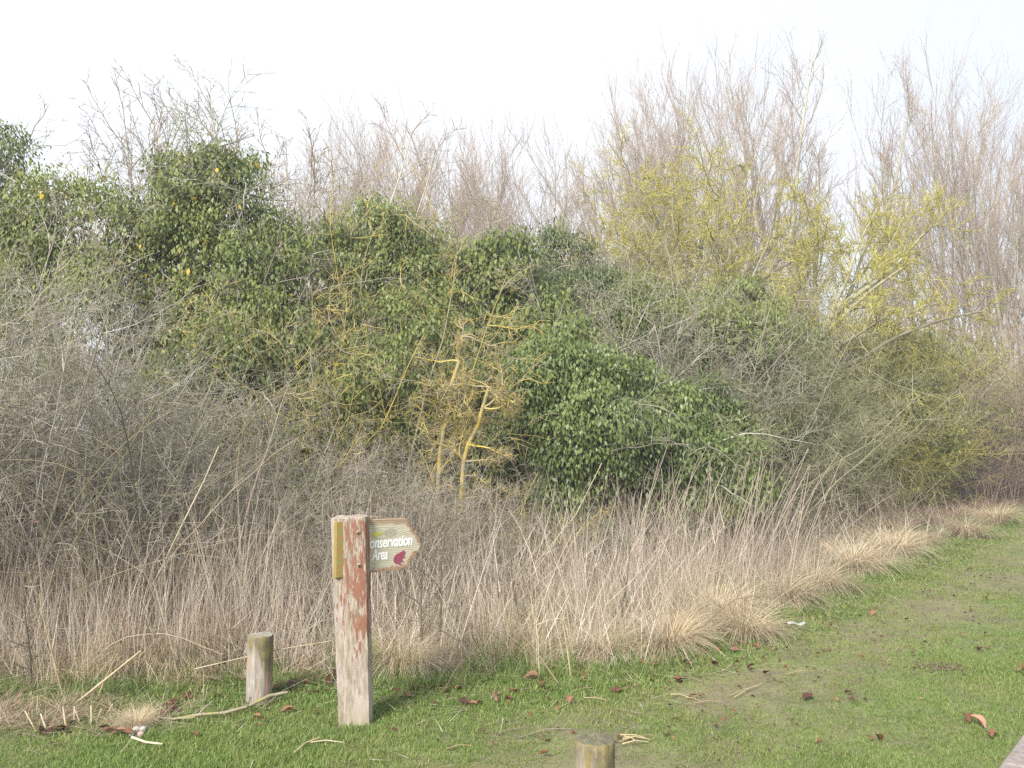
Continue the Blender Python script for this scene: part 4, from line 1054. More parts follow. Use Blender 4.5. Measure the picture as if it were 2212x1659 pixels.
# ---- yellow lichen trees
def yellow_tree(label, base, trunk_pts, limb_tips, seed, r=.11):
    rng = np.random.default_rng(seed)
    t = thing('yellow_tree', label, 'tree', base)
    pts = np.array([base] + trunk_pts, float)
    d = np.r_[0, np.cumsum(np.linalg.norm(np.diff(pts, axis=0), axis=1))]
    s = np.linspace(0, d[-1], 10)
    tr = np.stack([np.interp(s, d, pts[:, i]) for i in range(3)], 1)
    g = Geo(); tubes(g, tr[None], np.linspace(r, r * .7, 10)[None], np.array([.5]), 9); part('trunk', g, M['bark_yellow'], t)
    n = len(limb_tips); st = tr[np.minimum(9, 6 + (np.arange(n) % 4))]
    dd = np.array(limb_tips) - st
    lv = grow(rng, st, dd + np.array([0, 0, -.05]), np.linalg.norm(dd, axis=1) * 1.05, np.full(n, r * .5), 10, .14, .10,
              [dict(n=13, t0=.15, ang=46, len=.42, k=9, rr=.45, wob=.13, rmin=.011, trop=.16, fall=.45),
               dict(n=8, t0=.12, ang=46, len=.46, k=6, rr=.5, wob=.17, rmin=.0085, trop=.04, fall=.35),
               dict(n=8, t0=.10, ang=42, len=.58, k=5, rr=.6, wob=.18, rmin=.0058, trop=.0, fall=.35, rend=.0026)])
    g0 = Geo(); [tubes(g0, a, b_, rng.random(len(a)), sd_) for (a, b_), sd_ in zip(lv[:2], (6, 4))]; part('limbs', g0, M['bark_yellow'], t)
    g1 = Geo(); [tubes(g1, a, b_, rng.random(len(a)), 3) for a, b_ in lv[2:]]; part('twigs', g1, M['twig_yellow'], t)
b = P(1745, 1060, 16); b[2] = 0
yellow_tree('leaning tree with yellow lichen and pale forked trunk on the right', b, [P(1752, 880, 16), P(1765, 740, 16), P(1790, 690, 16)],
            [P(2070, 610, 15.6), P(1960, 450, 16.5), P(1690, 640, 15.5), P(1870, 500, 17), P(1660, 540, 17), P(1770, 440, 16.5), P(1960, 590, 15), P(2040, 500, 17), P(1900, 640, 14.6)], 81, .11)
b = P(1500, 1010, 18); b[2] = 0
yellow_tree('spreading yellow green tree with lichen crown above the dark ivy bank', b, [P(1500, 800, 18), P(1495, 680, 18)],
            [P(1280, 470, 18), P(1360, 410, 18.5), P(1450, 380, 17.5), P(1560, 385, 18.5), P(1650, 400, 17.5), P(1740, 450, 18.5), P(1230, 540, 17.5), P(1390, 480, 17), P(1600, 480, 17), P(1710, 550, 18), P(1500, 440, 16.6), P(1310, 560, 16.8)], 82, .12)

# ---- bare saplings behind the tall ivy mound
def thin_tree_mesh(seed, h, lean):
    rng = np.random.default_rng(seed)
    n = 4
    a = rng.random(n) * 6.283
    base = np.stack([.25 * np.cos(a), .25 * np.sin(a), np.full(n, -.1)], 1)
    d = np.stack([rng.normal(lean, .16, n), rng.normal(0, .12, n), np.ones(n)], 1)
    lv = grow(rng, base, d, h * (.75 + .3 * rng.random(n)), np.full(n, .035), 12, .1, .05,
              [dict(n=16, t0=.3, ang=34, len=.22, k=6, rr=.45, wob=.10, rmin=.009, trop=.25, fall=.4),
               dict(n=7, t0=.2, ang=36, len=.42, k=4, rr=.6, wob=.14, rmin=.006, trop=.15), dict(n=3, t0=.2, ang=36, len=.5, k=3, rr=.7, wob=.12, rmin=.005, trop=.1)])
    g0 = Geo(); tubes(g0, lv[0][0], lv[0][1], rng.random(n), 6)
    g1 = Geo(); [tubes(g1, a_, b_, rng.random(len(a_)), 3) for a_, b_ in lv[1:]]
    return g0.mesh('trunk', M['bark_far']), g1.mesh('crown', M['twig_purple'])
thin = [thin_tree_mesh(91, 7, -.12), thin_tree_mesh(92, 7, 0.0), thin_tree_mesh(93, 7, .1)]
def place_tree(name, label, cat, meshes, loc, h, h0, rz, group=None, crown_mat=None, wide=1.0):
    t = thing(name, label, cat, loc, group)
    k = h / h0
    link_mesh('trunk', meshes[0], t, (0, 0, 0), (0, 0, rz), (k * wide, k * wide, k))
    link_mesh('crown', meshes[1], t, (0, 0, 0), (0, 0, rz), (k * wide, k * wide, k), crown_mat)
    return t
for (x, y, d, m, lab) in ((300, 235, 14, 0, 'thin bare sapling between the low and the tallest ivy mounds'), (440, 195, 14.5, 1, 'thin bare sapling rising straight behind the top of the tallest ivy mound'),
                          (530, 215, 15, 1, 'thin bare sapling just right of the top of the tallest ivy mound'), (610, 190, 14, 2, 'tallest thin sapling over the right shoulder of the tallest ivy mound'),
                          (160, 300, 13.5, 0, 'sparse leaning twig tree over the broad low ivy mound'), (690, 290, 18, 2, 'bushy purple brown sapling between the tallest and pointed ivy mounds')):
    q = P(x, y, d)
    place_tree('bare_sapling', lab, 'sapling', thin[m], (q[0], q[1], 0), q[2], 7.0, rngP.random() * 1.0, 'bare saplings behind the ivy mounds')

# ---- tall bare trees of the far wood
def far_tree_mesh(seed, h=18.0, kind='vase'):
    rng = np.random.default_rng(seed)
    if kind == 'vase':
        n = 8; a = np.arange(n) * 2.4 + rng.random(n); sp_ = np.linspace(.02, .40, n) * rng.uniform(.85, 1.1, n)
        base = np.stack([.35 * np.cos(a), .35 * np.sin(a), np.full(n, -.2)], 1)
        d = np.stack([np.cos(a) * sp_, np.sin(a) * sp_, np.ones(n)], 1); L = h * .76 * (1 - 1.1 * sp_ ** 2) * rng.uniform(.93, 1.0, n); r0 = rng.uniform(.10, .18, n)
        lv1 = dict(n=14, t0=.36, t1=.98, ang=30, dang=10, len=.33, k=7, rr=.45, wob=.06, rmin=.020, trop=.42, fall=.22)
    else:
        n = 2; a = rng.random(n) * 6.283
        base = np.stack([.2 * np.cos(a), .2 * np.sin(a), np.full(n, -.2)], 1)
        d = np.stack([rng.normal(0, .05, n), rng.normal(0, .05, n), np.ones(n)], 1); L = h * np.array([.92, .74]); r0 = np.array([.17, .11])
        lv1 = dict(n=28, t0=.22, t1=.97, ang=42, dang=11, len=.24, k=7, rr=.38, wob=.07, rmin=.020, trop=.50, fall=.62)
    lv = grow(rng, base, d, L, r0, 14, .06, .030,
              [lv1, dict(n=8, t0=.2, ang=30, len=.42, k=5, rr=.5, wob=.08, rmin=.010, trop=.40, fall=.3),
               dict(n=6, t0=.12, ang=29, len=.58, k=4, rr=.65, wob=.10, rmin=.0052, trop=.30, fall=.25, rend=.0035)], taper=.14)
    g0 = Geo(); [tubes(g0, a_, b_, rng.random(len(a_)), s_) for (a_, b_), s_ in zip(lv[:2], (7, 3))]
    g1 = Geo(); [tubes(g1, a_, b_, rng.random(len(a_)), 3) for a_, b_ in lv[2:]]
    return g0.mesh('trunk', M['bark_far']), g1.mesh('crown', M['twig_pink'])
vase = [far_tree_mesh(s) for s in (101, 102, 103)]
popl = [far_tree_mesh(s, kind='poplar') for s in (111, 112, 113)]
FAR = [  # photo x, top y, distance, kind, width, label
    (1330, 195, 40, 'v', .9, 'bare pinkish tree at the left end of the tall right hand group'),
    (1410, 100, 42, 'v', .8, 'bare tall tree just left of the highest pinkish crown'),
    (1495, 62, 42, 'v', .85, 'bare tree with the highest pinkish crown above the spreading yellow tree'),
    (1590, 85, 43, 'v', .8, 'bare reddish crown between the highest crown and the narrow poplar'),
    (1682, 28, 41, 'p', 1.0, 'narrow poplar that stands tallest of all the bare trees'),
    (1735, 75, 43, 'p', 1.0, 'narrow bare poplar right beside the tallest one'),
    (1845, 78, 42, 'p', 1.0, 'slim bare poplar alone right of the gap of sky'),
    (1990, 85, 43, 'v', .8, 'bare tree with a broad grey crown right of the slim lone poplar'),
    (2130, 110, 43, 'v', .7, 'bare tree with a long side branch near the right edge'),
    (2175, 190, 40, 'v', .9, 'bare reddish tree close to the right edge'),
    (2250, 250, 40, 'v', .9, 'bare tree cut off by the right edge of the picture'),
    (2330, 240, 42, 'v', .9, 'bare tree beyond the right edge of the picture'),
    (725, 240, 45, 'v', 1.0, 'bare tree at the left end of the middle group'),
    (810, 215, 44, 'v', 1.0, 'bare tree with reddish fan crown behind the pointed ivy mound'),
    (880, 212, 45, 'v', .9, 'bare tree with upright red brown crown at the top of the middle group'),
    (955, 250, 46, 'v', 1.1, 'bare tree in the dip right of the red brown crown'),
    (1040, 222, 45, 'v', .9, 'bare tree with a pale grey rounded crown in the middle'),
    (1140, 290, 48, 'v', 1.1, 'bare low tree left of the lowest dip in the wood'),
    (1215, 280, 47, 'p', 1.2, 'bare poplar at the lowest dip in the wood'),
    (1270, 290, 46, 'p', 1.2, 'bare poplar at the left foot of the tall right hand group'),
]
for i, (x, y, d, k, w, lab) in enumerate(FAR):
    q = P(x, y, d); lib = vase if k == 'v' else popl
    place_tree('bare_tree', lab, 'tree', lib[i % 3], (q[0], q[1], 0), q[2], 18.0 * (.95 if k == 'v' else 1.04), i * 1.7, 'bare trees of the wood behind the hedge', None, w)
# lower scrub that fills the wood's edge: one plant, many stems
t = thing('wood_understorey', 'tangled brown scrub between the hedge and the bare trees', 'scrub', (6, 30, 0))
spots = []
for i in range(34):
    x = np.interp(i, [0, 33], [640, 2300]) + rngP.normal(0, 15); d = rngP.uniform(24, 36)
    q = P(x, 690 + rngP.normal(0, 40), d); spots.append((q[0], q[1], q[2]))
bushes(t, spots, M['twig_purple'])

# ================================================================== SMALL THINGS
def stalk(label, pts, r=.005, mat='pale_stalk', name='reed_stalk', cat='stalk', group=None, r1=None):
    rng = np.random.default_rng(int(abs(pts[0][0]) * 1000) % 9999)
    pts = np.array(pts, float)
    d = np.r_[0, np.cumsum(np.linalg.norm(np.diff(pts, axis=0), axis=1))]
    K = max(4, 3 * len(pts)); s = np.linspace(0, d[-1], K)
    s[1:-1] = np.sort(np.concatenate([d[1:-1], np.linspace(0, d[-1], K - len(d) + 2)[1:-1]]))[:K - 2]
    tr = np.stack([np.interp(s, d, pts[:, i]) for i in range(3)], 1)
    g = Geo(); tubes(g, tr[None], np.linspace(r, r1 if r1 else r * .55, K)[None], np.array([rng.random()]), 6)
    o = link_mesh(name, g.mesh(name, M[mat], pts[0]), None, pts[0])
    return tag(o, label, cat, group)
def gz(x, y, dz=.01): p = G(x, y); p[2] += dz; return p
stalk('very long bent cane leaning right in front of the grey thicket', [P(330, 1265, 6.3) * np.array([1, 1, 1]), P(400, 1120, 6.35), P(440, 1040, 6.4), P(472, 965, 6.5)], .0065)
a = G(160, 1520)
stalk('thick straw stem leaning right over the cut straw at the left', [a, P(230, 1466, a[1]), P(305, 1405, a[1])], .009)
a = G(210, 1510)
stalk('short upright straw stem crossing the thick leaning one', [a, P(226, 1470, a[1]), P(255, 1410, a[1])], .007)
a = G(135, 1500)
stalk('pale stem leaning left at the far lower left', [a, P(115, 1420, a[1]), P(90, 1320, a[1]), P(86, 1280, a[1])], .006)
a = G(1210, 1480)
stalk('pale stem leaning left between the signpost and the tan leaf', [a, P(1160, 1410, a[1]), P(1110, 1345, a[1]), P(1100, 1325, a[1])], .0055)
a = G(1165, 1465)
stalk('snapped stem with its top bent over right of the sign board', [a, P(1163, 1390, a[1]), P(1159, 1350, a[1]), P(1190, 1338, a[1] + .05), P(1225, 1335, a[1] + .1)], .004)
a = G(1235, 1470)
stalk('straight pale stem standing just left of the tan leaf', [a, P(1225, 1400, a[1]), P(1212, 1322, a[1])], .006)
a = P(1130, 1235, 8.2)
stalk('long pale cane leaning right across the dark gap of the hedge', [P(1110, 1270, 8), P(1180, 1190, 8.1), P(1245, 1110, 8.2), P(1300, 1000, 8.3)], .0055)
a = P(590, 1410, 5.5)
stalk('thin level straw reaching from the left bollard to the signpost', [P(420, 1445, 5.6), P(590, 1405, 5.5), P(716, 1384, 5.3)], .0028)
for i, (x0, y0, x1, y1, lab) in enumerate(((1845, 1255, 1990, 1140, 'lowest'), (1700, 1260, 1790, 1160, 'x'), )):
    pass
# dozens of reeds standing before the glossy ivy bush
rr = np.random.default_rng(15)
for i in range(96):
    x = rr.uniform(1330, 1720); d = rr.uniform(8.3, 9.9)
    base = P(x, 1300, d); base[2] = 0
    if base[1] < edge_y(base[0]) + .35: base[1] = edge_y(base[0]) + .4
    h = rr.uniform(.8, 1.5); lx = rr.normal(.22, .14)
    m = base + np.array([lx * h * .45, rr.normal(0, .03), h * .5]); e = base + np.array([lx * h * 1.1, rr.normal(0, .05), h])
    stalk('tall dry reed in the pale stand before the glossy ivy bush', [base, m, e], .005, 'stalk', 'reed', 'reed', 'reeds standing before the glossy ivy bush', .0024)
# cut stubs
for i, (x0, y0, x1, y1) in enumerate(((82, 1568, 45, 1532), (103, 1566, 93, 1530), (145, 1568, 122, 1528), (160, 1558, 158, 1517), (80, 1540, 90, 1500), (65, 1508, 62, 1490), (178, 1560, 175, 1535), (205, 1553, 210, 1520), (198, 1560, 193, 1528), (222, 1545, 250, 1515))):
    x1 += [9, -5, 14, 3, -8, 6, -12, 10, 4, -6][i]; y1 += [4, 12, -2, 8, 2, 3, 0, 10, -4, 6][i]
    a = G(x0, y0); stalk('short pale cut cane stub poking from the straw at the lower left', [a - np.array([0, 0, .02]), P(x1, y1, a[1] + .03)], .0045 + .0012 * (i % 3), name='cane_stub', cat='stub', group='cut cane stubs at the lower left', r1=.0045)
# loose canes on the ground
stalk('curved white cane lying beside the white stones', [gz(285, 1602, .03), gz(315, 1610, .02), gz(352, 1614, .015)], .007, r1=.005, name='fallen_cane')
stalk('forked white twig lying in the grass below the signpost', [gz(634, 1636), gz(660, 1619, .025), gz(690, 1610, .03)], .005, name='fallen_cane')
stalk('thin white twig pointing right from the forked one', [gz(668, 1616, .02), gz(705, 1612, .02), gz(740, 1616, .015)], .004, name='fallen_cane')
stalk('bent brown stem lying on the lawn left of the near bollard', [gz(1075, 1598), gz(1090, 1592, .02), gz(1130, 1581, .015), gz(1150, 1570)], .003, 'stalk', 'fallen_cane')
stalk('long thin straw lying on the worn grass near the bottom middle', [gz(1120, 1603), gz(1180, 1583, .02), gz(1235, 1577)], .003, 'stalk', 'fallen_cane')
for i, (x0, y0, x1, y1) in enumerate(((1340, 1592, 1405, 1600), (1345, 1600, 1395, 1598), (1338, 1606, 1410, 1590), (1348, 1595, 1378, 1606), (1344, 1610, 1400, 1604))):
    stalk('pale straw in the small heap right of the near bollard', [gz(x0, y0, .02), gz((x0 + x1) / 2, (y0 + y1) / 2, .03), gz(x1, y1, .015)], .004, 'straw', 'fallen_straw', 'straw', 'straws heaped right of the near bollard')
for (x0, y0, x1, y1) in ((1500, 1525, 1560, 1520), (1575, 1508, 1640, 1490), (1585, 1512, 1650, 1484), (1480, 1512, 1520, 1523), (1850, 1245, 1935, 1250), (1860, 1242, 1915, 1255), (965, 1636, 1020, 1628), (1235, 1500, 1290, 1490), (1260, 1515, 1310, 1520), (1450, 1505, 1490, 1511), (930, 1488, 990, 1497), (1250, 1466, 1320, 1470), (1100, 1470, 1180, 1476), (1700, 1470, 1760, 1462)):
    stalk('loose dry straw lying flat on the lawn along the track', [gz(x0, y0, .018), gz((x0 + x1) / 2, (y0 + y1) / 2 - 1, .025), gz(x1, y1, .015)], .0032, 'straw', 'fallen_straw', 'straw', 'straws lying along the track')
# lichen branch in front of the left bollard
def branch():
    t = thing('fallen_branch', 'fallen branch with yellow lichen lying before the left bollard', 'branch', G(480, 1550))
    pts = np.random.default_rng(8).normal(0, .006, (7, 3)) + np.array([gz(345, 1552, .03), gz(380, 1556, .025), gz(430, 1553, .03), gz(480, 1550, .04), gz(530, 1540, .05), gz(580, 1525, .06), gz(622, 1517, .06)])
    rng = np.random.default_rng(3)
    g = Geo(); tubes(g, pts[None], np.array([.009, .012, .013, .014, .016, .018, .015])[None] * .62, np.array([.35]), 8); part('stem', g, M['branch'], t)
    b = paths(rng, pts[[1, 2, 4]], np.array([[.6, -.5, .3], [.3, .7, .4], [.5, -.4, .5]]), np.array([.18, .12, .10]), 5, 0, .15)
    g = Geo(); tubes(g, b, np.full((3, 5), .004), np.array([.2, .5, .3]), 4); part('side_twigs', g, M['branch'], t)
M['branch'] = mat_var('branch_bark', [(0, (.36, .31, .08)), (.3, (.28, .25, .14)), (.6, (.33, .29, .21)), (1, (.44, .41, .32))], .85, .2, 0, (9.0, 1.6))
branch()
# stones
def lump(seed, r, flat, mat, name):
    rng = np.random.default_rng(seed); V = []; F = []; n, m = 10, 7
    for i in range(m):
        ph = math.pi * (i + .5) / m
        for j in range(n):
            th = 6.283 * j / n; k = r * (1 + rng.normal(0, .07))
            V.append((k * math.sin(ph) * math.cos(th), k * math.sin(ph) * math.sin(th) * .85, k * math.cos(ph) * flat))
    for i in range(m - 1):
        F += [(i * n + j, (i + 1) * n + j, (i + 1) * n + (j + 1) % n, i * n + (j + 1) % n) for j in range(n)]
    F += [tuple(range(n)), tuple(range((m - 1) * n, m * n))[::-1]]
    return bm_mesh(name, V, F, mat, True)
for (x, y, r, mat, lab) in ((295, 1580, .030, 'stone', 'white stone left of its twin in the cluster below the straw'), (309, 1579, .028, 'stone', 'white stone right of its twin in the cluster below the straw'),
                            (285, 1589, .023, 'stone', 'small white stone lowest of the cluster at the cane'), (276, 1587, .016, 'stone', 'smallest white stone at the left of the cluster'), (304, 1591, .028, 'pink_stone', 'pinkish stone tucked under the white stone pair')):
    p = G(x, y); o = link_mesh('stone', lump(int(x), r * .78, .75, M[mat], 'stone'), None, (p[0], p[1], p[2] + r * .35 + .010), (0, 0, x)); tag(o, lab, 'stone', 'stones at the lower left')
# litter
def litter():
    a, b = G(1700, 1358), G(1737, 1354)
    d = nrm((b - a)[None])[0]; L = np.linalg.norm(b - a); w = .05
    s = np.array([-d[1], d[0], 0]); V = []; n = 7
    for i in range(n):
        t = i / (n - 1); h = .03 + .012 * math.sin(t * 7)
        for k, hh in ((-.5, h), (0, h + .014), (.5, h - .004)):
            V.append(d * (t - .5) * L + s * w * k + np.array([0, 0, hh]))
    F = [(i * 3 + k, (i + 1) * 3 + k, (i + 1) * 3 + k + 1, i * 3 + k + 1) for i in range(n - 1) for k in (0, 1)]
    o = link_mesh('paper_litter', bm_mesh('paper_litter', V, F, M['paper'], True), None, (a + b) / 2)
    md = o.modifiers.new('thickness', 'SOLIDIFY'); md.thickness = .0015
    tag(o, 'crumpled white paper strip lying at the edge of the track', 'litter')
litter()
for (x, y, lab) in ((1558 + 35, 1568, 'tiny'),): pass
# bare earth
def earth():
    rng = np.random.default_rng(6); p = G(2030, 1447); V = []; F = []
    oct_ = np.array([(1, 0, 0), (-1, 0, 0), (0, 1, 0), (0, -1, 0), (0, 0, 1), (0, 0, -1)], float)
    of = [(0, 2, 4), (2, 1, 4), (1, 3, 4), (3, 0, 4), (2, 0, 5), (1, 2, 5), (3, 1, 5), (0, 3, 5)]
    for i in range(150):
        r = rng.uniform(.004, .015); c = np.array([rng.normal(0, .09), rng.normal(0, .075), rng.uniform(.0, .010)])
        b = len(V); V += [tuple(c + v * r * rng.uniform(.7, 1.3, 3) * np.array([1.2, 1, .6])) for v in oct_]; F += [tuple(b + k for k in f) for f in of]
    o = link_mesh('bare_earth', bm_mesh('bare_earth', V, F, M['earth'], False), None, p); tag(o, 'scuffed crumbs of bare brown earth in the lawn at the right', 'soil patch')
earth()
# dead leaves
def leaf_mesh(seed, mat):
    rng = np.random.default_rng(seed); g = Geo(); L = .095; n = 6
    t = np.linspace(0, 1, n); w = .036 * np.sin(np.pi * np.clip(t * .92 + .05, 0, 1)) ** .8
    curl = rng.uniform(.25, .9); bend = rng.uniform(-.5, .8)
    V = []
    for i in range(n):
        x = L * (t[i] - .5); zc = .012 * bend * math.sin(t[i] * 3.1) + rng.normal(0, .0015)
        for s in (-1, -.5, 0, .5, 1):
            V.append((x, s * w[i] * (1 - .30 * curl * abs(s) + .10 * math.sin(i * 2.3 + s * 3 + seed)) + rng.normal(0, .0012), zc + curl * w[i] * abs(s) ** 1.6 * .9 + rng.normal(0, .0015)))
    idx = np.arange(n * 5).reshape(n, 5)
    f = np.stack([idx[:-1, :-1], idx[1:, :-1], idx[1:, 1:], idx[:-1, 1:]], -1)
    g.add(np.array(V), f, rng.random()); return g.mesh('fallen_leaf', mat, smooth=True)
LEAF = [leaf_mesh(300 + i, M['dead_leaf']) for i in range(8)]
TAN = leaf_mesh(330, M['tan_leaf'])
def put_leaf(x, y, s, label, me=None, group='fallen leaves', tilt=.35, dz=.026):
    p = G(x, y); r = rngP
    o = link_mesh('fallen_leaf', me or LEAF[r.integers(8)], None, (p[0], p[1], p[2] + dz), (r.normal(0, tilt), r.normal(0, tilt), r.random() * 6.283), s)
    return tag(o, label, 'leaf', group)
o = put_leaf(1150, 1478, 1.15, 'large tan leaf lying open at the edge of the dead grass', TAN); o.rotation_euler = (-.6, .1, .4); o.location.z += .02
put_leaf(2112, 1574, .95, 'orange brown leaf, lower of two at the lower right', TAN)
put_leaf(2092, 1566, .9, 'red brown leaf, upper of two at the lower right', LEAF[2])
put_leaf(1745, 1592 - 75, .9, 'dark brown curled leaf alone in the middle of the right lawn', LEAF[1])
for (x, y, s) in ((725, 1480, 1.1), (712, 1488, .9), (735, 1475, 1)): put_leaf(x, y, s, 'dark brown leaf piled against the left of the signpost foot', group='leaves at the signpost foot', tilt=.7, dz=.04)
spotsL = [(20, 1500), (45, 1505), (10, 1510), (430, 1462), (445, 1470), (460, 1475), (410, 1500), (380, 1520), (395, 1510), (365, 1530), (372, 1536), (350, 1545), (230, 1570), (245, 1578), (222, 1582), (260, 1590), (275, 1593), (130, 1572), (112, 1578), (90, 1582), (150, 1566), (600, 1490), (625, 1495), (655, 1490), (680, 1498), (640, 1484), (560, 1560), (575, 1530), (620, 1545),
          (955, 1475), (965, 1482), (975, 1476), (940, 1488), (985, 1490), (970, 1492), (900, 1495), (915, 1490), (1000, 1484), (860, 1500), (1215, 1440), (1230, 1448), (1245, 1446), (1265, 1452), (1225, 1465), (1240, 1470), (1260, 1468), (1390, 1430), (1410, 1433), (1330, 1420), (1475, 1435), (1485, 1440), (1548, 1438), (1555, 1400), (1300, 1360), (1600, 1390), (1615, 1375), (1580, 1412), (1000, 1527), (1015, 1532), (1030, 1530), (1075, 1517), (1090, 1515), (1120, 1500), (1230, 1520), (1175, 1490),
          (1655, 1387), (1690, 1382), (1705, 1363), (1560, 1412), (1640, 1400), (1470, 1478), (1502, 1510), (1840, 1516), (1660, 1465), (1620, 1462), (2125, 1405), (2195, 1455), (2210, 1452), (1900, 1600), (1890, 1596), (2140, 1600), (1960, 1340), (1885, 1330), (1800, 1390), (1860, 1230), (1820, 1262), (2020, 1160), (2040, 1150), (2090, 1150), (1960, 1220), (2100, 1240), (420, 1590), (740, 1520), (880, 1515), (1170, 1640), (1330, 1500), (1040, 1600)]
for (x, y) in spotsL:
    for k in range(1 + (rngP.random() < .45) + (x < 1300 and y < 1500 and rngP.random() < .5)):
        lab, grp = ('brown dead leaf among the cut straw at the lower left', 'dead leaves at the lower left') if x < 300 else \
            ('brown dead leaf in the grass around the left bollard', 'dead leaves round the left bollard') if x < 700 else \
            ('brown dead leaf at the foot of the dry grass right of the signpost', 'dead leaves right of the signpost') if x < 1130 and y < 1510 else \
            ('brown dead leaf at the grass edge near the large tan leaf', 'dead leaves near the tan leaf') if x < 1420 and y < 1490 else \
            ('brown dead leaf on the worn lawn in the bottom middle', 'dead leaves on the worn lawn') if x < 1420 else \
            ('brown dead leaf near the white paper strip', 'dead leaves near the paper strip') if x < 1730 and y < 1430 else \
            ('brown dead leaf beside the track in the right half of the lawn', 'dead leaves on the right lawn')
        put_leaf(x + rngP.normal(0, 6), y + rngP.normal(0, 4), rngP.uniform(.4, .78), lab, group=grp)
# tussocks
def tussock_mesh(seed):
    g = Geo(); rng = np.random.default_rng(seed); n = 1300
    r = .13 * np.sqrt(rng.random(n)); a = rng.random(n) * 6.283
    base = np.stack([r * np.cos(a), r * np.sin(a), np.full(n, -.02)], 1)
    blades(g, rng, base, a + rng.normal(0, .5, n), .1 + .5 * rng.random(n), 1.2 + 1.5 * rng.random(n), .28 + .42 * rng.random(n), np.full(n, .004), 6, rng.random(n))
    return g.mesh('tussock', M['tuss'])
M['tuss'] = mat_var('tussock_straw', [(0, (.38, .28, .16)), (.5, (.55, .44, .28)), (1, (.70, .60, .43))], .6, .3, .15, (4.0, .3))
TUS = [tussock_mesh(s) for s in (401, 402, 403)]
for i, (x, y, s, lab) in enumerate(((1850, 1240, 1.25, 'golden dome of dry grass at the bend of the verge'), (1930, 1205, 1.25, 'combed straw tussock behind the golden dome'), (2000, 1185, .9, 'flattened small tussock right of the combed one'),
                                   (1760, 1280, 1.15, 'bleached tussock left of the golden dome'), (1680, 1310, 1.1, 'pale tussock at the foot of the reed stand'), (1560, 1355, 1.0, 'large straw tussock in front of the reeds'), (1610, 1380, .9, 'sprawling tussock hanging over the lawn left of the paper'),
                                   (1450, 1410, .9, 'straw tussock right of the tan leaf'), (1290, 1420, .8, 'upright straw tussock behind the tan leaf'), (860, 1460, .85, 'straw tussock right of the signpost'), (345, 1455, 1.0, 'drooping straw heap left of the bollard'), (415, 1440, .9, 'fuzzy straw heap nearest to the bollard'), (2095, 1165, 1.1, 'low tussock at the far right verge'), (2160, 1135, 1.2, 'farthest tussock beside the green verge'), (280, 1578, .3, 'small flat straw tuft above the white stones'))):
    p = G(x, y); p[1] += .1
    o = link_mesh('grass_tussock', TUS[i % 3], None, p, (rngP.normal(0, .1), rngP.normal(.0, .12), i * 2.1), (s, s, s * .85)); tag(o, lab, 'tussock', 'dry grass tussocks along the verge')
# dark thin saplings in the dry grass right of the sign board
def weed(label, x, y, top, seed, lean=0):
    p = G(x, y); rng = np.random.default_rng(seed)
    t = thing('bare_seedling', label, 'seedling', p)
    h = top
    lv = grow(rng, np.array([p]), np.array([[lean, 0, 1.0]]), np.array([h]), np.array([.010]), 9, .05, .06, [dict(n=11, t0=.2, ang=48, len=.40, k=5, rr=.55, wob=.12, rmin=.003, trop=.2), dict(n=5, t0=.2, ang=45, len=.4, k=3, rr=.6, rmin=.002)])
    part('stem', tubes(Geo(), lv[0][0], lv[0][1], np.array([.3]), 6), M['bark_dark'], t)
    g = Geo(); [tubes(g, a_, b_, rng.random(len(a_)), 3) for a_, b_ in lv[1:]]; part('twigs', g, M['bark_dark'], t)
weed('dark bare seedling just right of the sign board, nearer the signpost', 915, 1440, 1.15, 501)
weed('dark bare seedling right of the sign board with crooked stem', 945, 1425, 1.1, 502, .1)
weed('dark thin seedling in the dry grass right of the tan leaf', 1340, 1370, .75, 503, .05)
weed('dark seedling in the stalks above the tan leaf', 1130, 1400, .9, 504, -.1)
weed('dark leaning seedling at the lower left edge', 65, 1490, .55, 505)
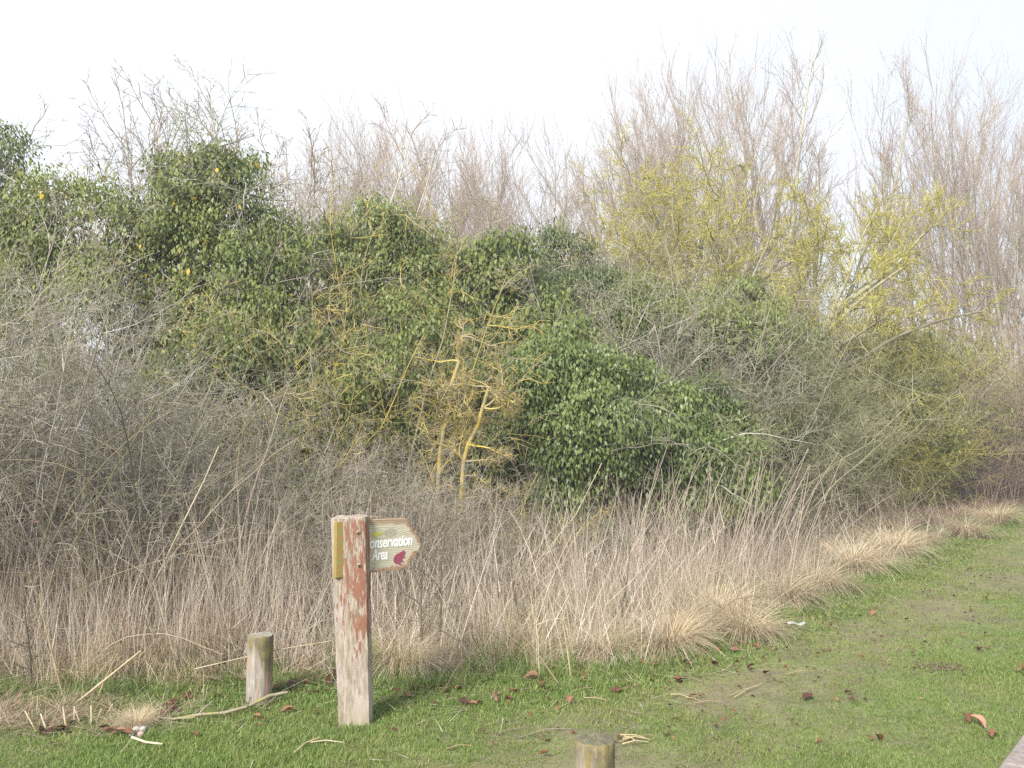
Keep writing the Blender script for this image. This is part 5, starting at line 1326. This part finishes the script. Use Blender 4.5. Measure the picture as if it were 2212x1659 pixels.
# blackbird
def bird():
    c = P(1847, 922, 13.6)
    t = thing('blackbird', 'small black bird perched in the bushes at the right', 'bird', c)
    V = []; F = []; n = 12
    # rings along the spine: tail tip, rump, belly, breast, neck, head, crown
    rings = [((.10, -.075), .006, .012), ((.055, -.045), .010, .020), ((.03, -.02), .030, .028), ((0, 0), .044, .040), ((-.022, .028), .040, .036), ((-.035, .052), .027, .026), ((-.043, .070), .026, .025), ((-.052, .084), .016, .016), ((-.056, .090), .004, .004)]
    for i, ((x, z), a, b) in enumerate(rings):
        j0, j1 = max(0, i - 1), min(len(rings) - 1, i + 1)
        tx, tz = rings[j1][0][0] - rings[j0][0][0], rings[j1][0][1] - rings[j0][0][1]; l = math.hypot(tx, tz); nx, nz_ = -tz / l, tx / l
        for j in range(n):
            th = 6.283 * j / n
            V.append((x + nx * a * math.sin(th), b * math.cos(th), z + nz_ * a * math.sin(th)))
    for i in range(len(rings) - 1):
        F += [(i * n + j, i * n + (j + 1) % n, (i + 1) * n + (j + 1) % n, (i + 1) * n + j) for j in range(n)]
    F += [tuple(range(n))[::-1], tuple(range((len(rings) - 1) * n, len(rings) * n))]
    link_mesh('body', bm_mesh('body', V, F, M['feather'], True), t)
    V = [(-.058, .006, .074), (-.058, -.006, .074), (-.056, 0, .082), (-.092, 0, .074)]
    link_mesh('beak', bm_mesh('beak', V, [(0, 1, 2), (0, 3, 1), (1, 3, 2), (2, 3, 0)], M['beak']), t)
    g = Geo(); tubes(g, np.array([[(-.005, .012, -.02), (-.004, .014, -.075)], [(-.005, -.012, -.02), (-.004, -.014, -.075)]], float), np.full((2, 2), .0025), np.array([.2, .2]), 5)
    link_mesh('legs', g.mesh('legs', M['beak']), t)
    g = Geo(); pts = np.array([[c + np.array([-.5, .0, -.10]), c + np.array([-.2, .0, -.08]), c + np.array([.1, 0, -.078]), c + np.array([.6, .15, -.05])]])
    t.rotation_euler = (0, 0, .5)
    o = link_mesh('perch_twig', tubes(g, pts, np.full((1, 4), .006), np.array([.4]), 5).mesh('perch_twig', M['twig_olive'], c), None, c)
    tag(o, 'thin bare twig that the black bird sits on', 'twig')
bird()

# ================================================================== HAZE
def haze():
    x0, x1, y0, y1, z0, z1 = -310, 310, -310, 610, -1.2, 26
    V = [(x0, y0, z0), (x1, y0, z0), (x1, y1, z0), (x0, y1, z0), (x0, y0, z1), (x1, y0, z1), (x1, y1, z1), (x0, y1, z1)]
    F = [(0, 3, 2, 1), (4, 5, 6, 7), (0, 1, 5, 4), (1, 2, 6, 5), (2, 3, 7, 6), (3, 0, 4, 7)]
    m, n, N, Lk = nodes_of('haze')
    o = N.new('ShaderNodeOutputMaterial'); v = N.new('ShaderNodeVolumePrincipled')
    v.inputs['Color'].default_value = (.96, .98, 1.0, 1); v.inputs['Density'].default_value = .003
    v.inputs['Anisotropy'].default_value = 0.0
    Lk.new(v.outputs[0], o.inputs['Volume'])
    ob = link_mesh('haze', bm_mesh('haze', V, F, m)); tag(ob, 'thin pale winter haze in the air', 'haze', kind='stuff')
haze()
tris = sum(len(o.data.polygons) * 2 for o in {o.data.name: o for o in C.objects if o.type == 'MESH'}.values())
print('unique triangles about', tris, 'objects', len(C.objects))
